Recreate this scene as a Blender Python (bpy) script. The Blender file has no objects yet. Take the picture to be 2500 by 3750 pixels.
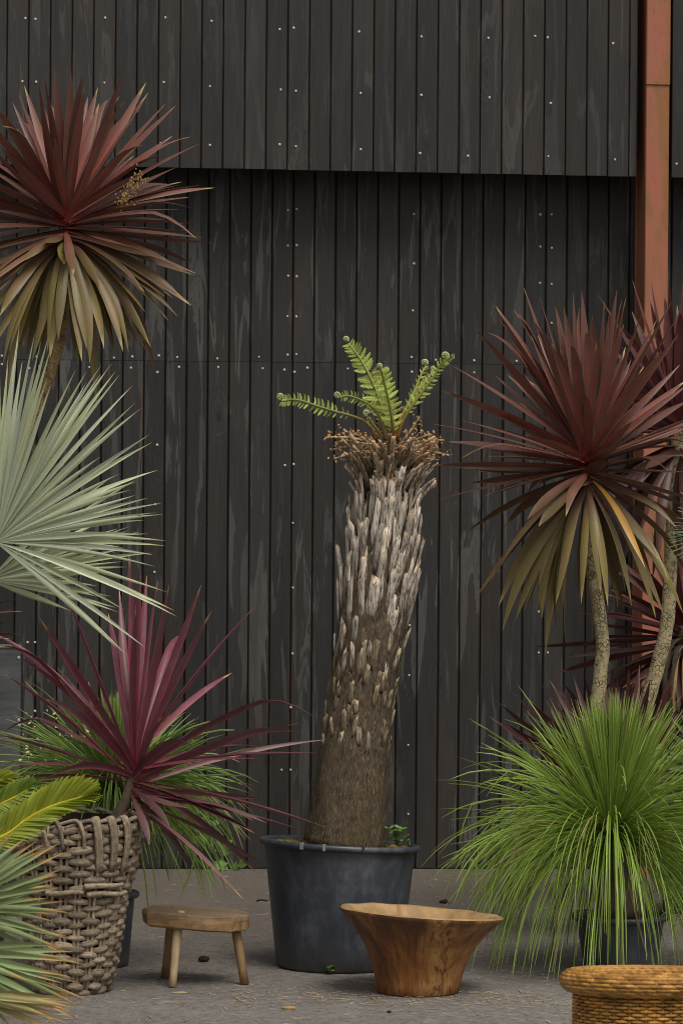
import bpy, math, random
import numpy as np
from mathutils import Vector, Matrix, noise

# ------------------------------------------------------------------ camera, sky, sun, exposure
sc = bpy.context.scene
W_PX, H_PX, F_PX = 2500.0, 3750.0, 13000.0       # photograph size and focal length in its pixels
YAW, PITCH, ROLL = 0.07, 0.0058, 0.0075
CAM_H, D_WALL = 1.788, 16.82
fwd = Vector((math.sin(YAW)*math.cos(PITCH), math.cos(YAW)*math.cos(PITCH), -math.sin(PITCH)))
right0 = Vector((math.cos(YAW), -math.sin(YAW), 0))
up0 = right0.cross(fwd)
RGT = right0*math.cos(ROLL) + up0*math.sin(ROLL)
UPV = up0*math.cos(ROLL) - right0*math.sin(ROLL)
CAM = Vector((-math.sin(YAW)*D_WALL, -math.cos(YAW)*D_WALL, CAM_H))
cam = bpy.data.cameras.new('camera')
cam_o = bpy.data.objects.new('camera', cam)
sc.collection.objects.link(cam_o)
cam_o.matrix_world = Matrix(((RGT.x, UPV.x, -fwd.x, CAM.x), (RGT.y, UPV.y, -fwd.y, CAM.y),
                             (RGT.z, UPV.z, -fwd.z, CAM.z), (0, 0, 0, 1)))
cam.sensor_fit = 'VERTICAL'; cam.sensor_height = 36.0; cam.sensor_width = 24.0
cam.lens = F_PX/H_PX*36.0
cam.clip_start = 0.1; cam.clip_end = 2000
cam.dof.use_dof = True; cam.dof.focus_distance = 13.5; cam.dof.aperture_fstop = 10.0
sc.camera = cam_o

SUN_EL, SUN_AZ = math.radians(58), math.radians(-60)   # azimuth from +Y towards +X; sun stands behind and right of the camera
sun_dir = Vector((math.cos(SUN_EL)*0.42, -math.cos(SUN_EL)*0.91, math.sin(SUN_EL)))
world = bpy.data.worlds.new('World'); sc.world = world; world.use_nodes = True
wn = world.node_tree.nodes; wl = world.node_tree.links
bg = wn['Background']
sky = wn.new('ShaderNodeTexSky'); sky.sky_type = 'NISHITA'; sky.sun_disc = False
sky.sun_elevation = SUN_EL; sky.sun_rotation = math.atan2(sun_dir.x, sun_dir.y)
sky.air_density = 1.0; sky.dust_density = 4.0
hs = wn.new('ShaderNodeHueSaturation'); hs.inputs['Saturation'].default_value = 0.10   # an overcast sky is nearly white
wl.new(sky.outputs[0], hs.inputs['Color']); wl.new(hs.outputs[0], bg.inputs['Color'])
bg.inputs['Strength'].default_value = 0.09
sun = bpy.data.lights.new('sun', 'SUN'); sun.energy = 1.45; sun.angle = math.radians(28); sun.color = (1.0, 0.93, 0.82)
sun_o = bpy.data.objects.new('sun', sun); sc.collection.objects.link(sun_o)
sun_o.rotation_euler = sun_dir.to_track_quat('Z', 'Y').to_euler()
sc.view_settings.view_transform = 'Standard'; sc.view_settings.look = 'None'
sc.view_settings.gamma = 1.0; sc.view_settings.exposure = 0.45
sc.view_settings.use_curve_mapping = False
sc.render.engine = 'CYCLES'
sc.cycles.use_denoising = True
sc.cycles.max_bounces = 6
sc.cycles.filter_width = 1.0

# ------------------------------------------------------------------ helpers
C = sc.collection
rnd = random.Random(7)
def at(px, py, D):
    """the point seen at a photograph pixel, D metres away along the view axis"""
    return CAM + fwd*D + RGT*((px-W_PX/2)/F_PX*D) + UPV*((H_PX/2-py)/F_PX*D)
def on_ground(px, py, z=0.0):
    d = fwd + RGT*((px-W_PX/2)/F_PX) + UPV*((H_PX/2-py)/F_PX)
    return CAM + d*((z-CAM.z)/d.z)
def on_wall(px, py, Y):
    d = fwd + RGT*((px-W_PX/2)/F_PX) + UPV*((H_PX/2-py)/F_PX)
    return CAM + d*((Y-CAM.y)/d.y)
def depth_of(p): return (Vector(p)-CAM).dot(fwd)
UP = Vector((0, 0, 1))
TOCAM = Vector((-fwd.x, -fwd.y, 0)).normalized()
SIDE = Vector((RGT.x, RGT.y, 0)).normalized()

def mesh(name, v, f, mat, uv=None, smooth=True):
    me = bpy.data.meshes.new(name)
    me.from_pydata([tuple(p) for p in v], [], f)
    if uv is not None:
        l = me.uv_layers.new(name='UVMap')
        vi = np.empty(len(me.loops), dtype=np.int32); me.loops.foreach_get('vertex_index', vi)
        l.data.foreach_set('uv', np.asarray(uv, dtype=np.float32)[vi].ravel())
    if smooth: me.polygons.foreach_set('use_smooth', [True]*len(me.polygons))
    me.materials.append(mat); me.update()
    return me
ROOT = {}
def link(name, data, parent=None, col=None):
    o = bpy.data.objects.new(name, data); C.objects.link(o)
    if parent is not None: o.parent = parent
    if col is not None: o.color = (col[0], col[1], col[2] if len(col) > 2 else 0.0, 1.0)
    return o
def tag(o, label, cat, group=None, kind=None):
    if label: o['label'] = label
    if cat: o['category'] = cat
    if group: o['group'] = group
    if kind: o['kind'] = kind
    return o
def thing(name, loc, label, cat, group=None):
    o = link(name, None); o.location = loc; o.empty_display_size = 0.05
    ROOT[o] = Vector(loc)
    return tag(o, label, cat, group)
def part(name, root, v, f, mat, uv=None, smooth=True, parent=None, col=None):
    """a part given in world coordinates; its origin is the root's"""
    L = ROOT[root]
    o = link(name, mesh(name, [Vector(p)-L for p in v], f, mat, uv, smooth), parent or root, col)
    return o

def bez(B, Cc, T, n):
    return [B*(1-t)**2 + Cc*(2*t*(1-t)) + T*t*t for t in [i/n for i in range(n+1)]]
def catmull(pts, n):
    pts = [Vector(p) for p in pts]
    P = [pts[0]*2-pts[1]] + pts + [pts[-1]*2-pts[-2]]
    out = []
    for i in range(1, len(P)-2):
        for k in range(n):
            t = k/n
            a, b, c, d = P[i-1], P[i], P[i+1], P[i+2]
            out.append(0.5*((2*b)+(c-a)*t+(2*a-5*b+4*c-d)*t*t+(3*b-a-3*c+d)*t**3))
    out.append(pts[-1]); return out
def tangents(pts):
    n = len(pts)
    return [((pts[min(i+1, n-1)]-pts[max(i-1, 0)]).normalized() if (pts[min(i+1, n-1)]-pts[max(i-1, 0)]).length > 1e-9 else UP.copy()) for i in range(n)]
def ribbon(pts, wfun, side0, twist=0.0, fold=0.25, twist0=0.0):
    """a leaf: three vertices across, midrib sunk; uv = (across, along)"""
    n = len(pts)-1; tg = tangents(pts); v = []; uv = []; f = []
    s = side0.copy()
    for i, p in enumerate(pts):
        t = i/n
        s = s - tg[i]*s.dot(tg[i]); s.normalize()
        a = twist0+twist*t
        nn = tg[i].cross(s)
        sd = s*math.cos(a)+nn*math.sin(a); nd = tg[i].cross(sd)
        w = wfun(t)
        v += [p-sd*w+nd*(w*fold), p-nd*(w*fold*0.4), p+sd*w+nd*(w*fold)]
        uv += [(0, t), (0.5, t), (1, t)]
        if i < n:
            a0 = i*3
            f += [(a0, a0+1, a0+4, a0+3), (a0+1, a0+2, a0+5, a0+4)]
    return v, f, uv
def tube(pts, rfun, ns=8, cap=True, flat=1.0, ref=None):
    n = len(pts)-1; tg = tangents(pts); v = []; f = []; uv = []
    s = (ref or Vector((0.3, 1, 0.1))).copy()
    for i, p in enumerate(pts):
        s = s-tg[i]*s.dot(tg[i]); s.normalize(); nn = tg[i].cross(s)
        r = rfun(i/n)
        for k in range(ns):
            a = 2*math.pi*k/ns
            v.append(p+s*(math.cos(a)*r)+nn*(math.sin(a)*r*flat)); uv.append((k/ns, i/n))
        if i < n:
            for k in range(ns):
                k2 = (k+1) % ns
                f.append((i*ns+k, i*ns+k2, (i+1)*ns+k2, (i+1)*ns+k))
    if cap:
        f.append(tuple(range(ns))[::-1]); f.append(tuple(range(n*ns, n*ns+ns)))
    return v, f, uv
def lathe(prof, ns, centre, warp=None, close=False):
    """prof = [(r, z)...] from bottom to top; warp(p, angle, j) moves a vertex"""
    v = []; f = []; uv = []
    for j, (r, z) in enumerate(prof):
        for k in range(ns):
            a = 2*math.pi*k/ns
            p = Vector((r*math.cos(a), r*math.sin(a), z))
            if warp: p = warp(p, a, j)
            v.append(p+centre); uv.append((k/ns, j/(len(prof)-1)))
    for j in range(len(prof)-1):
        for k in range(ns):
            k2 = (k+1) % ns
            f.append((j*ns+k, j*ns+k2, (j+1)*ns+k2, (j+1)*ns+k))
    if close: f.append(tuple(range(ns))[::-1])
    return v, f, uv
def box(x0, x1, y0, y1, z0, z1):
    v = [(x0, y0, z0), (x1, y0, z0), (x1, y1, z0), (x0, y1, z0), (x0, y0, z1), (x1, y0, z1), (x1, y1, z1), (x0, y1, z1)]
    f = [(0, 3, 2, 1), (4, 5, 6, 7), (0, 1, 5, 4), (1, 2, 6, 5), (2, 3, 7, 6), (3, 0, 4, 7)]
    return [Vector(p) for p in v], f
def join(parts):
    V = []; F = []; U = []
    for v, f, u in parts:
        b = len(V); V += v; U += u; F += [tuple(i+b for i in q) for q in f]
    return V, F, U

# ------------------------------------------------------------------ materials
class NT:
    def __init__(self, name):
        self.m = bpy.data.materials.new(name); self.m.use_nodes = True
        self.t = self.m.node_tree; self.n = self.t.nodes; self.b = self.n['Principled BSDF']
        self.out = self.n['Material Output']
    def add(self, kind, **kw):
        x = self.n.new(kind)
        for k, val in kw.items():
            if k in x.inputs: x.inputs[k].default_value = val
            else: setattr(x, k, val)
        return x
    def ln(self, a, b): self.t.links.new(a, b)
    def coord(self, which='Object'):
        return self.add('ShaderNodeTexCoord').outputs[which]
    def map(self, vec, scale=(1, 1, 1), loc=None, rot=None):
        m = self.add('ShaderNodeMapping'); m.inputs['Scale'].default_value = scale
        if rot: m.inputs['Rotation'].default_value = rot
        self.ln(vec, m.inputs['Vector'])
        if loc is not None: self.ln(loc, m.inputs['Location'])
        return m.outputs[0]
    def noise(self, vec, scale=5, detail=4, rough=0.55, dist=0.0):
        x = self.add('ShaderNodeTexNoise'); x.inputs['Scale'].default_value = scale
        x.inputs['Detail'].default_value = detail; x.inputs['Roughness'].default_value = rough
        x.inputs['Distortion'].default_value = dist
        if vec is not None: self.ln(vec, x.inputs['Vector'])
        return x.outputs['Fac']
    def ramp(self, fac, stops, interp='LINEAR'):
        r = self.add('ShaderNodeValToRGB'); e = r.color_ramp.elements; r.color_ramp.interpolation = interp
        while len(e) < len(stops): e.new(0.5)
        for q, (pos, c) in zip(e, stops):
            q.position = pos; q.color = (*c, 1) if isinstance(c, tuple) else (c, c, c, 1)
        self.ln(fac, r.inputs[0]); return r.outputs[0]
    def mix(self, fac, a, b, mode='MIX'):
        x = self.add('ShaderNodeMix'); x.data_type = 'RGBA'; x.blend_type = mode
        for s, val in ((0, fac), (6, a), (7, b)):
            if hasattr(val, 'is_output'): self.ln(val, x.inputs[s])
            elif isinstance(val, tuple): x.inputs[s].default_value = (*val, 1)
            else: x.inputs[s].default_value = val
        return x.outputs[2]
    def math(self, op, a, b=0.0, clamp=False):
        x = self.add('ShaderNodeMath'); x.operation = op; x.use_clamp = clamp
        for i, val in enumerate((a, b)):
            if hasattr(val, 'is_output'): self.ln(val, x.inputs[i])
            else: x.inputs[i].default_value = val
        return x.outputs[0]
    def oinfo(self): return self.add('ShaderNodeObjectInfo')
    def sep(self, vec):
        s = self.add('ShaderNodeSeparateXYZ'); self.ln(vec, s.inputs[0]); return s.outputs
    def sepc(self, c):
        s = self.add('ShaderNodeSeparateColor'); self.ln(c, s.inputs[0]); return s.outputs
    def bump(self, h, strength=0.3, dist=0.01):
        b = self.add('ShaderNodeBump'); b.inputs['Strength'].default_value = strength
        b.inputs['Distance'].default_value = dist; self.ln(h, b.inputs['Height'])
        self.ln(b.outputs[0], self.b.inputs['Normal']); return b
    def done(self, col=None, rough=0.6, spec=0.5):
        if col is not None:
            if hasattr(col, 'is_output'): self.ln(col, self.b.inputs['Base Color'])
            else: self.b.inputs['Base Color'].default_value = (*col, 1)
        if hasattr(rough, 'is_output'): self.ln(rough, self.b.inputs['Roughness'])
        else: self.b.inputs['Roughness'].default_value = rough
        self.b.inputs['Specular IOR Level'].default_value = spec
        return self.m
    def translucent(self, col, fac):
        tr = self.add('ShaderNodeBsdfTranslucent'); self.ln(col, tr.inputs['Color'])
        mx = self.add('ShaderNodeMixShader'); mx.inputs[0].default_value = fac
        self.ln(self.b.outputs[0], mx.inputs[1]); self.ln(tr.outputs[0], mx.inputs[2])
        self.ln(mx.outputs[0], self.out.inputs['Surface'])

def m_plain(name, col, rough=0.6, spec=0.4, var=0.15, scale=30):
    k = NT(name); n = k.noise(k.coord(), scale, 5)
    c = k.mix(k.ramp(n, [(0.3, 0.0), (0.7, 1.0)]), tuple(x*(1-var) for x in col), tuple(x*(1+var) for x in col))
    k.bump(n, 0.15, 0.003)
    return k.done(c, rough, spec)

Z_STEP = on_wall(1250, 627, -0.25).z      # the step between the two tiers of cladding
def m_wall():
    """black-stained plywood cladding: faint vertical grain, worn grey patches, brown bleed, knots"""
    k = NT('stained_plywood'); co = k.add('ShaderNodeNewGeometry').outputs['Position']; oi = k.oinfo()
    g = k.noise(k.map(co, (55, 55, 1.6)), 1.0, 5, 0.6, 0.4)
    base = k.ramp(g, [(0.25, (0.0155, 0.0140, 0.0128)), (0.55, (0.0235, 0.0215, 0.0198)), (0.85, (0.035, 0.0315, 0.0285))])
    cl = k.noise(k.map(co, (2.2, 2.2, 0.8)), 1.0, 3, 0.6)
    base = k.mix(k.ramp(cl, [(0.38, 0.0), (0.7, 0.6)]), base, (0.031, 0.0302, 0.0288))
    br = k.noise(k.map(co, (6.5, 6.5, 1.1)), 1.0, 4, 0.6, 0.8)
    base = k.mix(k.ramp(br, [(0.50, 0.0), (0.68, 0.6)]), base, (0.042, 0.030, 0.0215))
    # worn-through grey streaks with hard, grain-following edges
    wv = k.noise(k.map(co, (13, 13, 1.25)), 1.0, 6, 0.62, 1.4)
    ms = k.noise(k.map(co, (1.3, 1.3, 0.7)), 1.0, 2, 0.5)
    wear = k.math('MULTIPLY', k.ramp(wv, [(0.555, 0.0), (0.585, 1.0), (0.70, 0.45)]), k.ramp(ms, [(0.38, 0.10), (0.56, 1.0)]))
    zz = k.add('ShaderNodeMapRange'); zz.inputs[1].default_value = Z_STEP+0.1; zz.inputs[2].default_value = Z_STEP-0.3; zz.inputs[3].default_value = 0.4; zz.inputs[4].default_value = 1.0
    k.ln(k.sep(co)[2], zz.inputs[0]); wear = k.math('MULTIPLY', wear, zz.outputs[0])
    fine = k.noise(k.map(co, (210, 210, 5)), 1.0, 4, 0.7, 0.3)
    base = k.mix(k.ramp(fine, [(0.52, 0.0), (0.70, 0.5)]), base, (0.058, 0.054, 0.049))
    base = k.mix(k.ramp(fine, [(0.30, 0.6), (0.46, 0.0)]), base, (0.011, 0.010, 0.0095))
    base = k.mix(k.math('MULTIPLY', wear, 0.72), base, (0.110, 0.107, 0.098))
    # knots: dark eyes with rings
    vo = k.add('ShaderNodeTexVoronoi'); vo.inputs['Scale'].default_value = 1.0; vo.inputs['Randomness'].default_value = 1.0
    k.ln(k.map(co, (4.5, 4.5, 1.7)), vo.inputs['Vector'])
    ring = k.math('SINE', k.math('MULTIPLY', k.math('ADD', vo.outputs['Distance'], k.math('MULTIPLY', wv, 0.22)), 85.0))
    kn = k.math('MULTIPLY', k.ramp(ring, [(0.80, 0.0), (0.97, 1.0)]), k.ramp(vo.outputs['Distance'], [(0.1, 0.5), (0.36, 0.0)]))
    base = k.mix(k.math('MULTIPLY', kn, k.ramp(ms, [(0.40, 0.0), (0.6, 0.75)])), base, (0.092, 0.090, 0.086))
    base = k.mix(k.ramp(vo.outputs['Distance'], [(0.03, 0.8), (0.10, 0.0)]), base, (0.010, 0.009, 0.009))
    r = k.math('ADD', k.math('MULTIPLY', oi.outputs['Random'], 0.42), 0.62)
    vv = k.add('ShaderNodeHueSaturation'); k.ln(r, vv.inputs['Value']); k.ln(base, vv.inputs['Color'])
    k.bump(k.math('ADD', g, k.math('MULTIPLY', wear, 0.4)), 0.25, 0.002)
    return k.done(vv.outputs[0], 0.62, 0.35)

def m_edge(): return m_plain('raw_ply_edge', (0.062, 0.032, 0.014), 0.8, 0.2, 0.6, 9)

def m_ground():
    k = NT('worn_asphalt'); co = k.coord()
    a = k.noise(k.map(co, (0.9, 0.9, 1)), 1.0, 4, 0.6)
    b = k.noise(co, 120, 3, 0.7)
    c = k.noise(co, 30, 5, 0.7)
    col = k.ramp(a, [(0.3, (0.150, 0.131, 0.114)), (0.7, (0.210, 0.194, 0.178))])
    col = k.mix(k.ramp(c, [(0.36, 0.7), (0.58, 0.0)]), col, (0.062, 0.053, 0.047))
    col = k.mix(k.ramp(k.noise(co, 9, 4, 0.65), [(0.5, 0.0), (0.68, 0.5)]), col, (0.24, 0.225, 0.205))
    col = k.mix(k.ramp(b, [(0.60, 0.0), (0.68, 0.85)]), col, (0.36, 0.33, 0.29))
    col = k.mix(k.ramp(b, [(0.30, 0.6), (0.40, 0.0)]), col, (0.035, 0.031, 0.028))
    # nearer the wall the paving is browner and darker
    y = k.sep(co)[1]
    d = k.add('ShaderNodeMapRange'); d.inputs[1].default_value = -3.6; d.inputs[2].default_value = -0.3
    k.ln(k.math('ADD', y, k.math('MULTIPLY', a, 1.4)), d.inputs[0])
    col = k.mix(k.math('MULTIPLY', d.outputs[0], 0.75), col, (0.098, 0.079, 0.060))
    k.bump(k.math('ADD', k.math('MULTIPLY', b, 0.6), c), 0.6, 0.006)
    return k.done(col, 0.85, 0.3)

def m_post():
    k = NT('red_oxide_steel'); co = k.coord()
    a = k.noise(k.map(co, (7, 7, 2.2)), 1.0, 5, 0.6, 0.6); b = k.noise(k.map(co, (30, 30, 12)), 1.0, 6, 0.75)
    x = k.sep(co)[0]
    col = k.ramp(a, [(0.34, (0.36, 0.100, 0.060)), (0.50, (0.31, 0.115, 0.066)), (0.60, (0.23, 0.105, 0.045)), (0.72, (0.30, 0.098, 0.055))])
    edge = k.add('ShaderNodeMapRange'); edge.inputs[1].default_value = 0.0; edge.inputs[2].default_value = 0.06
    k.ln(k.math('ADD', x, k.math('MULTIPLY', k.math('SUBTRACT', a, 0.5), 0.35)), edge.inputs[0])
    col = k.mix(k.math('MULTIPLY', edge.outputs[0], 0.7), col, (0.24, 0.105, 0.028))
    col = k.mix(k.ramp(b, [(0.57, 0.0), (0.70, 0.6)]), col, (0.15, 0.052, 0.018))
    k.bump(k.math('ADD', a, b), 0.2, 0.003)
    return k.done(col, 0.6, 0.35)

def m_strap(name, young, mid, old, rib, edge, tip, rib_w=0.10, rib_amt=0.7, transl=0.12, rough=0.42, pale=None, tip0=0.955, edge0=0.44, edge_amt=(0.15, 0.8)):
    """strap leaf: colour runs with the leaf's age (object colour R), a tinted midrib, coloured edges and dry tips"""
    k = NT(name); uv = k.sep(k.coord('UV')); oi = k.oinfo(); ag = k.sepc(oi.outputs['Color'])
    co = k.coord()
    aged = k.math('MULTIPLY', ag[0], k.ramp(uv[1], [(0.05, 0.45), (0.55, 1.0)]))
    col = k.ramp(aged, [(0.0, young), (0.5, mid), (1.0, old)])
    st = k.noise(k.map(k.coord('UV'), (26, 0.8, 1), loc=None), 1.0, 3, 0.6)
    n = k.noise(co, 9, 3, 0.6)
    col = k.mix(k.ramp(st, [(0.36, 0.6), (0.56, 0.0)]), col, tuple(x*0.5 for x in mid))
    col = k.mix(k.ramp(n, [(0.45, 0.0), (0.75, 0.45)]), col, pale or tuple(min(1, x*1.5) for x in mid))
    across = k.math('ABSOLUTE', k.math('SUBTRACT', uv[0], 0.5))
    yg = k.math('SUBTRACT', 1.0, ag[0])
    rb = k.math('MULTIPLY', k.ramp(across, [(0.0, 1.0), (rib_w, 0.0)]), k.ramp(uv[1], [(0.25, 1.0), (0.85, 0.0)]))
    col = k.mix(k.math('MULTIPLY', k.math('MULTIPLY', rb, yg), rib_amt), col, rib)
    col = k.mix(k.math('MULTIPLY', k.ramp(uv[1], [(0.02, 1.0), (0.16, 0.0)]), k.math('MULTIPLY', yg, 0.5)), col, rib)
    eg = k.math('MULTIPLY', k.ramp(across, [(edge0, 0.0), (0.5, 1.0)]), k.ramp(uv[1], [(0.2, edge_amt[0]), (0.9, edge_amt[1])]))
    col = k.mix(eg, col, edge)
    tp = k.math('ADD', uv[1], k.math('MULTIPLY', k.math('SUBTRACT', ag[1], 0.5), 0.12))
    col = k.mix(k.ramp(tp, [(tip0, 0.0), (min(1.0, tip0+0.05), 0.85)]), col, tip)
    hv = k.add('ShaderNodeHueSaturation'); k.ln(col, hv.inputs['Color'])
    k.ln(k.math('ADD', 0.78, k.math('MULTIPLY', ag[1], 0.44)), hv.inputs['Value'])
    k.bump(st, 0.12, 0.002)
    k.done(hv.outputs[0], rough, 0.4)
    if transl: k.translucent(hv.outputs[0], transl)
    return k.m

def m_blade(name, base, mid, tip, dead=(0.30, 0.22, 0.11), transl=0.2, rough=0.45):
    k = NT(name); uv = k.sep(k.coord('UV')); oi = k.oinfo(); ag = k.sepc(oi.outputs['Color'])
    col = k.ramp(uv[1], [(0.0, base), (0.35, mid), (0.93, tuple(x*1.08 for x in mid)), (0.985, tip)])
    n = k.noise(k.map(k.coord(), (14, 14, 5)), 1.0, 3, 0.6)
    col = k.mix(k.ramp(n, [(0.35, 0.35), (0.62, 0.0)]), col, tuple(x*0.6 for x in mid))
    col = k.mix(ag[0], col, dead)
    hv = k.add('ShaderNodeHueSaturation'); k.ln(col, hv.inputs['Color'])
    k.ln(k.math('ADD', 0.6, k.math('MULTIPLY', ag[1], 0.75)), hv.inputs['Value'])
    k.done(hv.outputs[0], rough, 0.35)
    k.translucent(hv.outputs[0], transl)
    return k.m

def m_bark(name, light, dark, sx=28, sz=16, amt=0.8, crack=True):
    k = NT(name); co = k.coord('UV'); oc = k.coord()
    n = k.noise(oc, 22, 5, 0.65)
    col = k.ramp(n, [(0.3, dark), (0.52, light), (0.8, tuple(min(1, x*1.25) for x in light))])
    if crack:
        v = k.add('ShaderNodeTexVoronoi'); v.feature = 'DISTANCE_TO_EDGE'; v.inputs['Scale'].default_value = 1.0
        nz = k.noise(oc, 14, 3)
        wob = k.add('ShaderNodeVectorMath'); wob.operation = 'ADD'
        k.ln(k.map(co, (11, sz, 1)), wob.inputs[0]); k.ln(k.mix(1.0, nz, nz), wob.inputs[1])
        k.ln(wob.outputs[0], v.inputs['Vector'])
        cr = k.math('MULTIPLY', k.ramp(v.outputs['Distance'], [(0.0, 1.0), (0.13, 0.0)]), k.ramp(k.noise(oc, 30, 4, 0.7), [(0.42, 0.0), (0.58, 1.0)]))
        col = k.mix(k.math('MULTIPLY', cr, amt), col, tuple(x*0.25 for x in dark))
        k.bump(k.math('SUBTRACT', n, k.math('MULTIPLY', cr, 0.9)), 0.7, 0.01)
    else: k.bump(n, 0.6, 0.008)
    return k.done(col, 0.8, 0.25)

def m_fern_trunk():
    k = NT('matted_root_fibre'); co = k.coord()
    f1 = k.noise(k.map(co, (95, 95, 14)), 1.0, 5, 0.7, 1.6)
    a = k.noise(co, 5, 4, 0.6)
    col = k.ramp(f1, [(0.26, (0.050, 0.037, 0.024)), (0.52, (0.120, 0.092, 0.060)), (0.80, (0.20, 0.158, 0.108))])
    z = k.sep(co)[2]
    mz = k.add('ShaderNodeMapRange'); mz.inputs[1].default_value = 0.65; mz.inputs[2].default_value = 0.0
    k.ln(z, mz.inputs[0])
    moss = k.math('MULTIPLY', k.ramp(a, [(0.38, 0.0), (0.68, 0.75)]), mz.outputs[0])
    col = k.mix(moss, col, (0.085, 0.066, 0.020))
    k.bump(f1, 0.8, 0.010)
    return k.done(col, 0.9, 0.15)

def m_stub():
    """cut frond bases: object colour R = 0 low mossy, 0.5 bleached, 1 fresh tan"""
    k = NT('cut_frond_base'); uvv = k.coord('UV'); uv = k.sep(uvv); oi = k.oinfo(); ag = k.sepc(oi.outputs['Color'])
    co = k.coord()
    gr = k.noise(k.map(co, (150, 150, 12)), 1.0, 4, 0.65, 0.5)
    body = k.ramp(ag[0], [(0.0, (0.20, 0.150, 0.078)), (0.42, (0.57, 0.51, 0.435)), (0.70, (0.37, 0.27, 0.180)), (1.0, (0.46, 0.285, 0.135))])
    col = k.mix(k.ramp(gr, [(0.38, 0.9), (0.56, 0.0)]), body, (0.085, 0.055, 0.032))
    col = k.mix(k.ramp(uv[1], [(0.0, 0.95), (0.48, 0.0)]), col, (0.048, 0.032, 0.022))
    col = k.mix(k.ramp(uv[1], [(0.93, 0.0), (0.99, 0.45)]), col, (0.40, 0.28, 0.15))
    hv = k.add('ShaderNodeHueSaturation'); k.ln(col, hv.inputs['Color'])
    k.ln(k.math('ADD', 0.62, k.math('MULTIPLY', ag[1], 0.75)), hv.inputs['Value'])
    k.bump(gr, 0.5, 0.004)
    return k.done(hv.outputs[0], 0.75, 0.25)

def m_pot():
    k = NT('black_plastic'); co = k.coord()
    a = k.noise(k.map(co, (4, 4, 2.2)), 1.0, 5, 0.65, 0.4); s = k.noise(k.map(co, (24, 24, 15)), 1.0, 6, 0.75)
    col = k.ramp(a, [(0.32, (0.021, 0.024, 0.030)), (0.55, (0.036, 0.042, 0.055)), (0.75, (0.060, 0.069, 0.085))])
    dust = k.math('MULTIPLY', k.ramp(s, [(0.46, 0.0), (0.68, 0.9)]), k.ramp(a, [(0.40, 0.25), (0.62, 1.0)]))
    col = k.mix(k.math('MULTIPLY', dust, 0.5), col, (0.13, 0.132, 0.135))
    z = k.sep(co)[2]; mz = k.add('ShaderNodeMapRange'); mz.inputs[1].default_value = 0.10; mz.inputs[2].default_value = 0.0
    k.ln(z, mz.inputs[0])
    col = k.mix(k.math('MULTIPLY', mz.outputs[0], k.ramp(s, [(0.35, 0.15), (0.65, 0.8)])), col, (0.075, 0.066, 0.055))
    k.bump(s, 0.08, 0.002)
    return k.done(col, k.math('ADD', 0.40, k.math('MULTIPLY', dust, 0.3)), 0.5)

def m_wood(name, c0, c1, c2, gx=(3, 30, 30), rough=0.6, dirt=0.4):
    k = NT(name); co = k.coord(); oi = k.oinfo()
    g = k.noise(k.map(co, gx), 1.0, 5, 0.6, 0.8); a = k.noise(co, 7, 4, 0.6)
    col = k.ramp(g, [(0.28, c0), (0.52, c1), (0.78, c2)])
    col = k.mix(k.math('MULTIPLY', k.ramp(a, [(0.42, 0.0), (0.66, 1.0)]), dirt), col, tuple(x*0.45 for x in c0))
    k.bump(g, 0.35, 0.003)
    return k.done(col, rough, 0.35)

def m_bowl():
    k = NT('oiled_root_wood'); co = k.coord()
    a = k.noise(k.map(co, (6, 6, 3.5)), 1.0, 5, 0.62, 0.9); g = k.noise(k.map(k.coord('UV'), (60, 2.2, 1)), 1.0, 6, 0.68, 1.2)
    col = k.ramp(a, [(0.32, (0.060, 0.023, 0.010)), (0.43, (0.155, 0.056, 0.016)), (0.55, (0.27, 0.102, 0.024)), (0.70, (0.37, 0.205, 0.085))])
    col = k.mix(k.ramp(g, [(0.38, 0.55), (0.52, 0.0)]), col, (0.062, 0.026, 0.010))
    col = k.mix(k.ramp(g, [(0.60, 0.0), (0.72, 0.5)]), col, (0.36, 0.22, 0.10))
    # dark brown stain below the rim
    z = k.sep(co)[2]; mz = k.add('ShaderNodeMapRange'); mz.inputs[1].default_value = 0.16; mz.inputs[2].default_value = 0.27
    k.ln(z, mz.inputs[0])
    col = k.mix(k.math('MULTIPLY', mz.outputs[0], k.ramp(a, [(0.35, 0.85), (0.62, 0.15)])), col, (0.055, 0.026, 0.014))
    # a burr figure: pale yellow veins with cracks, down one side
    x = k.sep(co)[0]
    bx = k.math('ABSOLUTE', k.math('SUBTRACT', k.math('ADD', x, k.math('MULTIPLY', a, -0.10)), 0.012))
    band = k.ramp(bx, [(0.030, 1.0), (0.062, 0.0)])
    vein = k.noise(k.map(co, (19, 19, 5.5)), 1.0, 5, 0.6, 1.6)
    vm = k.math('MULTIPLY', band, k.ramp(vein, [(0.46, 0.0), (0.52, 1.0), (0.64, 1.0), (0.70, 0.1)]))
    col = k.mix(k.math('MULTIPLY', vm, 0.28), col, (0.50, 0.31, 0.10))
    ck = k.math('MULTIPLY', band, k.ramp(vein, [(0.44, 0.0), (0.465, 1.0), (0.49, 0.0)]))
    col = k.mix(ck, col, (0.025, 0.012, 0.006))
    k.bump(k.math('ADD', g, a), 0.7, 0.006)
    return k.done(col, k.math('ADD', 0.36, k.math('MULTIPLY', g, 0.3)), 0.4)

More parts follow.
